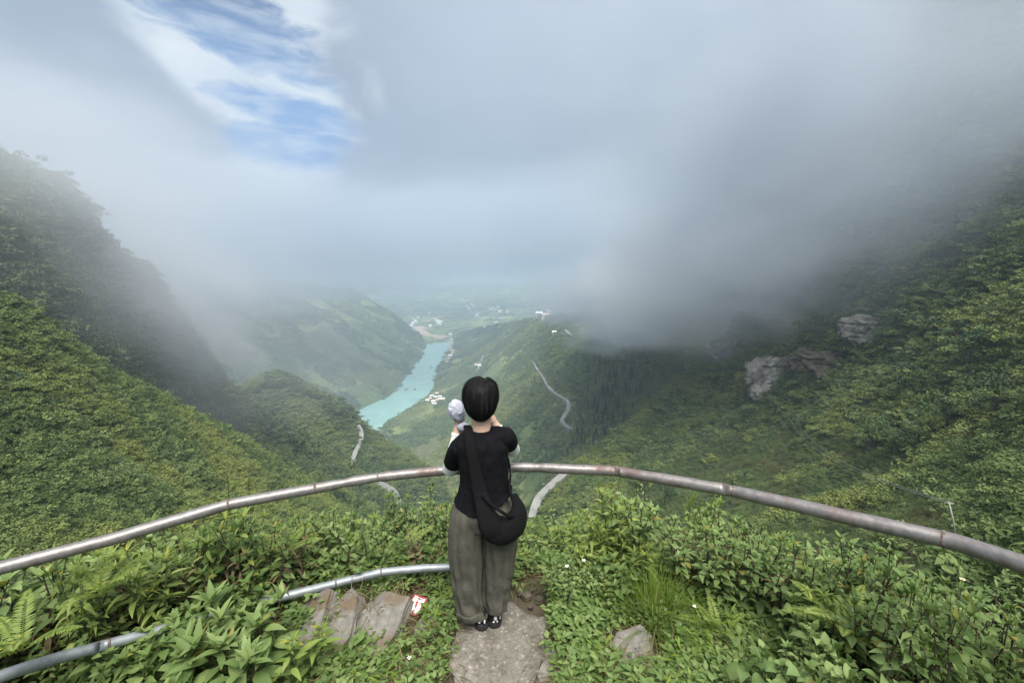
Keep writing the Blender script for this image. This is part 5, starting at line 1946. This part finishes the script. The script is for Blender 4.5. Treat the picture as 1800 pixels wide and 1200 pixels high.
# ---- hair: short rounded bob, crown parting
hs = [(1.330, -.170, 2.240, .030, .030), (1.342, -.170, 2.238, .048, .046), (1.372, -.171, 2.243, .075, .072), (1.415, -.172, 2.255, .091, .097), (1.455, -.173, 2.266, .1015, .110), (1.500, -.173, 2.272, .098, .113), (1.536, -.172, 2.276, .089, .104), (1.560, -.171, 2.280, .070, .084), (1.574, -.169, 2.284, .042, .052), (1.580, -.168, 2.285, .010, .012)]
hs = [(1.4555 + (z - 1.4555) * (.885 if z > 1.4555 else .89), cx, cyy, rx * .945, ry * .95) for z, cx, cyy, rx, ry in hs]
hq = catmull(hs, 60)
hm = MB()
_a = np.linspace(0, 2 * math.pi, 256)
_t = np.linspace(0, 1, 60)
_A, _T = np.meshgrid(_a, _t)
HN = .0042 * perlin(np.stack([np.cos(_A + .25 * _T) * 7, np.sin(_A + .25 * _T) * 7, _T * 2.0], -1)) + .0028 * perlin(np.stack([np.cos(_A) * 17, np.sin(_A) * 17, _T * 2.5], -1) + 9)


def hair_pt(t, a, lift=0.0):
    k = t * 59
    i = int(min(58, math.floor(k)))
    z, cx, cyy, rx, ry = hq[i] * (1 - (k - i)) + hq[i + 1] * (k - i)
    notch = 0.016 * math.exp(-((cx + rx * math.cos(a) + .158) / .012) ** 2) * max(0, (z - 1.52) / .045)
    lift = lift + HN[int(t * 59), int((a % 6.2832) / 6.2832 * 255)]
    return np.array([cx + (rx + lift) * math.cos(a), cyy + (ry + lift) * math.sin(a), z - notch + (lift * .4 if t > .85 else 0)])


seg = 120
V = np.array([hair_pt(i / 47, 2 * math.pi * j / seg) for i in range(48) for j in range(seg)])
F = [list(f) for f in grid_faces(48, seg, 0, True)] + [list(range(seg))[::-1], [47 * seg + j for j in range(seg)]]
hm.add(V, F)
g = np.random.default_rng(77)
for k in range(2600):
    a = g.uniform(0, 2 * math.pi)
    t1 = g.uniform(.55, 1.0)
    t0 = max(-.0, t1 - g.uniform(.3, .75))
    if t0 < .2 and g.random() < .6:
        t0 = g.uniform(0, .05)
    m = 8
    w = g.uniform(.0009, .0026)
    sw = g.normal() * .12
    lift = g.uniform(.0006, .0065) * (1 if g.random() < .85 else 1.8)
    V = []
    for j in range(m):
        t = t1 + (t0 - t1) * j / (m - 1)
        aa = a + sw * (j / (m - 1)) ** 1.5
        lf = lift * math.sin(math.pi * min(1, .15 + j / (m - 1) * .75)) + .0004
        c0 = hair_pt(min(1, max(0, t)), aa, lf)
        if j == m - 1 and t0 < .06:
            c0 = c0 + np.array([0, -.002, -g.uniform(0, .009)])
        s_ = np.array([-math.sin(aa), math.cos(aa), 0]) * w * (1 - .8 * (j / (m - 1)) ** 2)
        V += [c0 - s_, c0 + s_]
    hm.add(V, [list(f) for f in grid_faces(m, 2)])
pbuild(hm, "hair", m_hair)

# ---- T-shirt


def shirt_fold(ring, c, a):
    z = ring[0, 2]
    low = np.clip((.93 - z) / .12, 0, 1)
    hem = np.interp(ring[:, 0], [-.34, -.21, -.10, -.01], [.855, .806, .86, .925])
    ring = ring.copy()
    ring[:, 2] = np.where(low > 0, ring[:, 2] * (1 - low) + hem * low, ring[:, 2])
    q = np.stack([np.cos(a) * 2.2, np.sin(a) * 2.2, ring[:, 2] * 16], 1)
    d = .0060 * perlin(q + 11) + .0035 * perlin(q * 2.1 + 5)
    rad = ring[:, :2] - c
    ring[:, :2] += rad / (np.linalg.norm(rad, axis=1)[:, None] + 1e-6) * d[:, None]
    return ring


sm_ = MB()
sm_.add(*rings_loft([(.81, -.165, 2.268, .167, .130), (.86, -.165, 2.268, .164, .127), (.92, -.161, 2.268, .147, .111), (.98, -.158, 2.268, .137, .104), (1.06, -.160, 2.268, .138, .104), (1.13, -.163, 2.268, .143, .106), (1.19, -.168, 2.269, .150, .100), (1.232, -.172, 2.270, .126, .082), (1.258, -.173, 2.272, .088, .069), (1.276, -.173, 2.274, .066, .060)], 64, shirt_fold, 70))
for s, sh, elb, e in ((-1, shL, elL, .66), (1, shR, elR, .42)):
    q = sh + (elb - sh) * e
    inn = sh + np.array([-s * .085, 0, .018])
    p = catmull([inn, sh * .75 + inn * .25, sh + (elb - sh) * .15, sh + (elb - sh) * .4, q], 18)
    r_ = np.interp(np.linspace(0, 4, 18), range(5), [.050, .060, .060, .058, .056])
    r_ = r_ + .003 * perlin(p * 40)
    V, F = tube(p, r_, 26)
    sm_.add(V, F)
    sm_.add(*cap_chain([(-.172 + s * .055, 2.272, 1.255), sh * .5 + np.array((-.172 + s * .055, 2.272, 1.255)) * .5, sh + np.array([0, 0, .004])], [.036, .050, .058]))
o = pbuild(sm_, "t_shirt", m_black)
remesh(o, 0.0045, 3, .5)

# ---- arm sleeves
for s, sh, elb, wr in ((-1, shL, elL, wrL), (1, shR, elR, wrR)):
    a_ = MB()
    up = sh + (elb - sh) * (.30)
    cuff = elb + (wr - elb) * .83
    p = np.concatenate([catmull([up, sh + (elb - sh) * .7, elb + (elb - sh) * .02 + (wr - elb) * .02, elb + (wr - elb) * .3, elb + (wr - elb) * .6, cuff], 40)])
    r_ = np.interp(np.linspace(0, 5, 40), range(6), [.049, .047, .045, .040, .033, .028]) + .0012 * perlin(p * 60 + 3)
    r_[-3:] += .004
    V, F = tube(p, r_, 24)
    a_.add(V, F)
    o = pbuild(a_, "arm_sleeve", m_white)

# ---- trousers
rs = np.random.default_rng(5)


def pant_fold(seed):
    def f(ring, c, a):
        z = ring[0, 2]
        q = np.stack([np.cos(a) * 2.6, np.sin(a) * 2.6, ring[:, 2] * 3.2], 1) + seed
        q2 = np.stack([np.cos(a) * 1.5, np.sin(a) * 1.5, ring[:, 2] * 13 + .8 * np.cos(a)], 1) + seed + 20
        amp = np.interp(z, [.05, .2, .5, .8, .95], [.012, .016, .015, .012, .006])
        d = amp * (1.5 * perlin(q) - .5 * np.abs(perlin(q * 2.0))) + np.interp(z, [.05, .22, .4, .6], [.020, .020, .012, .004]) * perlin(q2)
        rad = ring[:, :2] - c
        ring = ring.copy()
        ring[:, :2] += rad / (np.linalg.norm(rad, axis=1)[:, None] + 1e-6) * d[:, None]
        return ring
    return f


tm = MB()
tm.add(*rings_loft([(.130, -.240, 2.262, .082, .080), (.165, -.243, 2.264, .084, .083), (.24, -.253, 2.272, .090, .092), (.34, -.260, 2.276, .100, .100), (.46, -.266, 2.275, .108, .108), (.58, -.268, 2.272, .110, .114), (.70, -.262, 2.27, .105, .118), (.79, -.250, 2.27, .094, .116), (.88, -.228, 2.27, .070, .090)], 64, pant_fold(1.0), 90))
tm.add(*rings_loft([(.150, -.098, 2.268, .062, .074), (.19, -.096, 2.270, .066, .080), (.26, -.090, 2.278, .078, .088), (.34, -.082, 2.282, .088, .097), (.46, -.074, 2.282, .096, .106), (.58, -.068, 2.277, .099, .112), (.70, -.072, 2.273, .098, .116), (.79, -.086, 2.27, .090, .115), (.88, -.105, 2.27, .068, .090)], 64, pant_fold(7.0), 90))
tm.add(*rings_loft([(.70, -.168, 2.27, .100, .105), (.78, -.168, 2.27, .160, .122), (.84, -.166, 2.27, .154, .114), (.90, -.162, 2.27, .132, .098), (.97, -.16, 2.27, .115, .085)], 64, pant_fold(3.0), 40))
o = pbuild(tm, "trousers", m_oliv)
remesh(o, 0.005, 2, .4)
V, F = rings_loft([(.108, -.240, 2.262, .080, .080), (.116, -.240, 2.262, .0865, .0855), (.148, -.241, 2.263, .0885, .0865), (.158, -.241, 2.263, .082, .082)], 64, pant_fold(1.0), 16)
cu = MB()
cu.add(V, F)
o2 = pbuild(cu, "turned_up_cuff", m_oliv, o)
# seams
for pts in ([(838, 900), (820, 903), (806, 908), (797, 914)], [(870, 884), (880, 888), (893, 884)]):
    pass

# ---- shoes
for s, cx_, hy, rot_ in ((-1, -.186, 2.212, 8), (1, -.100, 2.232, -7)):
    def shoe_outline(t, w=1.0):
        return 1.22 * w * np.interp(t, [0, .04, .15, .35, .55, .75, .9, .97, 1.0], [.012, .026, .035, .034, .039, .043, .036, .022, .006])
    L_ = .235
    n = 26
    t = np.linspace(0, 1, n)
    hw = shoe_outline(t)
    M = Matrix.Rotation(R(-rot_), 3, 'Z')

    def tr(V):
        return np.array(V) @ np.array(M).T + np.array([cx_, hy, GZ0])
    so = MB()
    prof = [(.90, .000), (1.0, .006), (1.02, .020), (.99, .034), (.90, .036)]
    rows_ = []
    for w, z in prof:
        rise = .012 * np.clip((t - .8) / .2, 0, 1) ** 2
        rows_.append(np.concatenate([np.stack([hw * w, L_ * t, z + rise], 1), np.stack([-hw * w, L_ * t, z + rise], 1)[::-1]]))
    V = np.concatenate(rows_)
    m_ = 2 * n
    F = [list(f) for f in grid_faces(len(prof), m_, 0, True)]
    F += [[i, m_ - 1 - i, m_ - 2 - i, i + 1] for i in range(n - 1)]
    o4 = (len(prof) - 1) * m_
    F += [[o4 + i, o4 + i + 1, o4 + m_ - 2 - i, o4 + m_ - 1 - i] for i in range(n - 1)]
    so.add(tr(V), F)
    ub = MB()
    top = np.interp(t, [0, .05, .12, .30, .42, .6, .8, 1], [.110, .140, .150, .145, .095, .060, .048, .040])
    a = np.linspace(0, math.pi, 14)
    V = []
    for k in range(n):
        V += [[hw[k] * .97 * math.copysign(abs(math.cos(x)) ** .75, math.cos(x)), L_ * t[k], .030 + (top[k] - .030) * math.sin(x) ** .8] for x in a]
    ub.add(tr(V), [list(f) for f in grid_faces(n, 14)])
    shoe = pbuild(ub, "shoe", m_upper)
    so.V = [v - PO for v in so.V]
    so.build("sole", m_sole, shoe)
    marks = [((.002, -.001, .070), (.011, .006, .015)), ((-.027, .016, .060), (.005, .007, .019)), ((.029, .018, .062), (.005, .012, .020)), ((.034, .045, .084), (.005, .020, .024)), ((.033, .066, .115), (.005, .008, .022)), ((-.010, .002, .044), (.007, .005, .004)), ((.012, .002, .046), (.005, .005, .006))]
    if s < 0:
        marks = [((.022, .008, .064), (.006, .006, .020)), ((-.008, .003, .056), (.007, .005, .006)), ((.034, .05, .084), (.005, .02, .014)), ((.004, .003, .070), (.004, .005, .007))]
    for c_, r_ in marks:
        V, F = ell((0, 0, 0), r_, 14, 9)
        pm = MB()
        pm.add(tr(V + np.array(c_)) - PO, F)
        pm.build("heel_patch", m_patch, shoe)

# =================================================================== THE BAG AND THE CLOTH
BY = 2.115
bag = empty("shoulder_bag", PY(883, 962, BY))
tag(bag, "slouchy black woven bag hanging across the person's back to the right hip", "bag")
BO = np.array(bag.location)


def flat_tube(px, ys, rw, rd, n=60, seg=30, fold=0.0, seed=0.0):
    q = catmull([PY(u, v, y) for (u, v), y in zip(px, ys)], n)
    w = catmull([[a, b_, 0] for a, b_ in zip(rw, rd)], n)
    t = np.gradient(q, axis=0)
    t /= np.linalg.norm(t, axis=1)[:, None]
    V = []
    a = np.linspace(0, 2 * math.pi, seg, endpoint=False)
    for k in range(n):
        dep = np.array([0.0, 1, 0])
        dep -= t[k] * dep.dot(t[k])
        dep /= np.linalg.norm(dep)
        sd = np.cross(t[k], dep)
        ring = q[k] + w[k, 0] * np.cos(a)[:, None] * sd + w[k, 1] * np.sin(a)[:, None] * dep
        if fold:
            ring = ring + (fold * fbm(ring * [9, 14, 9] + seed, 4))[:, None] * (ring - q[k]) / (np.linalg.norm(ring - q[k], axis=1)[:, None] + 1e-6)
        V.append(ring)
    F = [list(f) for f in grid_faces(n, seg, 0, True)]
    F.append(list(range(seg))[::-1])
    F.append([(n - 1) * seg + i for i in range(seg)])
    return np.concatenate(V), F


V, F = flat_tube([(846, 865), (853, 900), (866, 924), (884, 932), (903, 922), (911, 900), (908, 882), (902, 868)],
                 [2.135, 2.125, 2.115, 2.11, 2.115, 2.13, 2.15, 2.165], [.034, .052, .077, .084, .068, .046, .030, .020], [.012, .024, .040, .048, .044, .034, .024, .014], 80, 40, .016, 2.0)
mesh_obj("pouch", V - BO, F, m_bagm, bag)
V, F = flat_tube([(848, 868), (862, 884), (880, 898), (897, 907), (908, 903)], [2.115, 2.085, 2.068, 2.085, 2.11], [.010, .010, .009, .010, .010], [.006] * 5, 30, 14, .004, 5.0)
mesh_obj("pouch_rim", V - BO, F, m_bagm, bag)


def ribbon(pts, nrm_hint, width, thick, n=60, curl=0.1):
    q = catmull(pts, n)
    h = catmull(nrm_hint, n)
    w = catmull([[a, 0, 0] for a in width], n)[:, 0]
    t = np.gradient(q, axis=0)
    t /= np.linalg.norm(t, axis=1)[:, None]
    V = []
    for k in range(n):
        nn = h[k] - t[k] * h[k].dot(t[k])
        nn /= np.linalg.norm(nn)
        s_ = np.cross(t[k], nn)
        for x, z in ((-.5, 0), (-.25, curl), (0, curl * 1.3), (.25, curl), (.5, 0), (.5, -1), (0, -1 + curl), (-.5, -1)):
            V.append(q[k] + s_ * w[k] * x + nn * thick * (z if z > -0.5 else z))
    F = [list(f) for f in grid_faces(n, 8, 0, True)] + [list(range(8))[::-1], [(n - 1) * 8 + i for i in range(8)]]
    return np.array(V), F


fwd, bck, upv, rgt = np.array((0, 1.0, 0)), np.array((0, -1.0, 0)), np.array((0, 0, 1.0)), np.array((1.0, 0, 0))
sp = [(-.195, 2.385, 1.16), (-.235, 2.345, 1.245), (-.247, 2.285, 1.292), PY(824, 762, 2.205), PY(828, 790, 2.163), PY(836, 830, 2.150), PY(843, 862, 2.136), PY(852, 896, 2.095), PY(862, 930, 2.062), PY(868, 947, 2.072), PY(873, 957, 2.105)]
V, F = ribbon(sp, [fwd, fwd * .8 + upv, upv, bck * .8 + upv * .7, bck, bck, bck, bck, bck, bck - upv * .6, -upv], [.05, .05, .048, .050, .054, .064, .074, .090, .100, .085, .06], .006)
mesh_obj("strap", V - BO, F, m_bagm, bag)
sp = [PY(911, 905, 2.12), PY(905, 880, 2.155), PY(897, 856, 2.22), (-.008, 2.30, 1.02), (-.05, 2.385, 1.08), (-.12, 2.395, 1.13), (-.195, 2.386, 1.165)]
V, F = ribbon(sp, [bck + rgt, bck + rgt, rgt + bck * .4, rgt, rgt * .5 + fwd, fwd, fwd], [.05, .045, .04, .045, .05, .05, .05], .006)
mesh_obj("strap", V - BO, F, m_bagm, bag)

cl = empty("folded_sun_hat", haL)
tag(cl, "crumpled lavender grey fabric hat held up in the person's left hand", "hat")
CO = np.array(haL)
hatc = np.array(PY(803, 722, 2.47))
hb = MB()


def crump(V):
    cr = np.abs(perlin(np.stack([V[:, 0] * 2.2 + V[:, 2] * 1.8, V[:, 1] * 2, V[:, 2] * .9 - V[:, 0]], 1) * 2.0 + 31))
    cr = np.abs(perlin(np.stack([V[:, 0] * 1.5 + V[:, 2] * .9, V[:, 1] * .8, V[:, 2] * .5 - V[:, 0] * .8], 1) * 1.5 + 31))
    r_ = 1.04 + .10 * fbm(V * .9 + 4, 3) - .30 * cr - .06 * np.abs(perlin(np.stack([V[:, 0] * 1.2 + V[:, 2] * .9, V[:, 1], V[:, 2] * .5 - V[:, 0] * .6], 1) * 2.3 + 9))
    V = V * r_[:, None]
    V[:, 0] += -.12 * V[:, 2]
    return V


V, F = ell(hatc, (.052, .042, .071), 110, 80, crump)
hb.add(V, F)
hc2 = np.array(PY(815, 750, 2.46))


def crump2(V):
    r_ = 1 - .32 * np.abs(perlin(np.stack([V[:, 0] * 2.4 - V[:, 2] * 1.8, V[:, 1], V[:, 2] * .7 + V[:, 0]], 1) * 1.6 + 3)) + .12 * perlin(V * 2.2)
    return V * r_[:, None]


V, F = ell(hc2, (.042, .030, .030), 48, 34, crump2)
hb.add(V, F)
# band where the brim is gathered
hb.V = [v - CO for v in hb.V]
hat = hb.build("crown", m_cloth, cl)
bp = [PY(u, v, 2.43) for u, v in [(812, 698), (816, 706), (815, 716), (812, 724), (806, 727)]]
V, F = tube(catmull(bp, 20), .0045, 8)
mesh_obj("gathered_brim", V - CO, F, m_cloth, cl)
for a, b2 in (((789, 716), (793, 723)), ((790, 721), (795, 718))):
    V, F = tube([PY(*a, 2.422), PY(*b2, 2.422)], .0022, 6)
    mesh_obj("stitched_emblem", V - CO, F, m_patch, cl)


# =================================================================== AIR
def volume_mat(name, color, dens_fn, aniso=0.2, step=None):
    m = bpy.data.materials.new(name)
    m.use_nodes = True
    nt = m.node_tree
    nt.nodes.clear()
    d = dens_fn(nt)
    pv = nd(nt, 'ShaderNodeVolumePrincipled', {'Color': (*color, 1), 'Density': d, 'Anisotropy': aniso})
    out = nd(nt, 'ShaderNodeOutputMaterial')
    nt.links.new(pv.outputs[0], out.inputs['Volume'])
    return m


def box(name, lo, hi, mat):
    V = [(x, y, z) for x in (lo[0], hi[0]) for y in (lo[1], hi[1]) for z in (lo[2], hi[2])]
    F = [(0, 1, 3, 2), (4, 6, 7, 5), (0, 4, 5, 1), (2, 3, 7, 6), (0, 2, 6, 4), (1, 5, 7, 3)]
    return mesh_obj(name, V, F, mat, smooth_=False)


HAZE = True
if HAZE:
    hz = box("haze", (-9000, -3000, WATER_Z - 500), (9000, 9000, 330),
             volume_mat("haze_air", (.62, .76, .92), lambda nt: 0.00024, 0.1))
    hz['kind'] = 'stuff'


def cloud(name, u, v, r, size, dens, nscale=2.2, soft=(0.12, 0.75), wob=1.25, tilt=0.0, seed=0.0, color=(.53, .59, .68)):
    """a bank of cloud: an ellipsoid filled with drifting, uneven vapour"""
    bm = bmesh.new()
    bmesh.ops.create_icosphere(bm, subdivisions=2, radius=1.05)
    me = bpy.data.meshes.new(name)
    bm.to_mesh(me)
    bm.free()
    o = bpy.data.objects.new(name, me)
    COL.objects.link(o)
    o.location = P(u, v, r)
    o.scale = size
    o.rotation_euler = (0, tilt, -math.atan2(o.location.x, o.location.y))

    def dens_fn(nt):
        ob = nd(nt, 'ShaderNodeTexCoord').outputs['Object']
        ln = nd(nt, 'ShaderNodeVectorMath', {0: ob}, operation='LENGTH').outputs[1]
        nz = noise(nt, mapping(nt, ob, loc=(seed, seed * 1.7, seed * .3)), nscale, 4, 0.55, 0.3)
        f = math_(nt, 'SUBTRACT', 1.0, ln)
        f = math_(nt, 'ADD', f, math_(nt, 'MULTIPLY_ADD', nz, wob, -0.5 * wob))
        f = smooth(nt, f, soft[0], soft[1])
        edge = smooth(nt, ln, 1.0, 0.8)
        edge = nd(nt, 'ShaderNodeMapRange', {0: ln, 1: 0.75, 2: 1.0, 3: 1.0, 4: 0.0}).outputs[0]
        return math_(nt, 'MULTIPLY', math_(nt, 'MULTIPLY', f, edge), dens)
    m = volume_mat(name + "_vapour", color, dens_fn, 0.2)
    me.materials.append(m)
    o['kind'] = 'stuff'
    return o


if CLOUDS:
    cloud("cloud", 1400, 300, 330, (170, 230, 120), 0.0115, seed=0.3, color=(.68, .74, .82))
    cloud("cloud", 1345, 80, 390, (140, 190, 130), 0.0240, soft=(0.0, 1.0), seed=0.8, color=(.60, .66, .74))
    cloud("cloud", 1140, 130, 430, (210, 240, 150), 0.0040, soft=(0.0, 1.0), seed=11.1, color=(.60, .66, .75))
    cloud("cloud", 900, 60, 520, (260, 260, 150), 0.0022, soft=(0.0, 1.0), seed=12.4, color=(.62, .68, .77))
    cloud("cloud", 1090, 590, 540, (95, 130, 26), 0.0100, seed=10.3, color=(.86, .89, .93))
    cloud("cloud", 1290, 470, 410, (160, 210, 78), 0.0190, seed=1.1, color=(.90, .92, .95))
    cloud("cloud", 1240, 545, 430, (140, 180, 46), 0.0130, seed=1.9, color=(.90, .92, .95))
    cloud("cloud", 1650, 20, 250, (170, 110, 70), 0.0040, seed=2.3)
    cloud("cloud", 1640, 330, 225, (130, 70, 70), 0.0050, seed=2.9)
    cloud("cloud", 60, 255, 240, (120, 90, 50), 0.0100, seed=3.1, color=(.74, .78, .84))
    cloud("cloud", 260, 470, 285, (75, 80, 48), 0.0100, seed=4.7, color=(.80, .83, .88), tilt=R(40))
    cloud("cloud", 335, 590, 310, (60, 70, 32), 0.0110, seed=5.9, color=(.80, .83, .88), tilt=R(40))
    cloud("cloud", 300, 600, 270, (160, 60, 90), 0.0055, seed=5.2, color=(.84, .87, .92))
    cloud("cloud", 100, 420, 220, (130, 40, 70), 0.0060, seed=5.6, color=(.84, .87, .92))
    cloud("cloud", 440, 430, 1800, (1150, 900, 330), 0.0036, seed=6.1)
    cloud("cloud", 980, 405, 2300, (1300, 900, 390), 0.0030, seed=7.7)
    cloud("cloud", 780, 400, 4300, (3000, 1000, 800), 0.0016, seed=8.2)
    cloud("cloud", 1120, 515, 620, (200, 240, 68), 0.0100, seed=9.4, color=(.68, .73, .80))
    cloud("cloud", 1010, 540, 740, (130, 200, 48), 0.0060, seed=9.9)
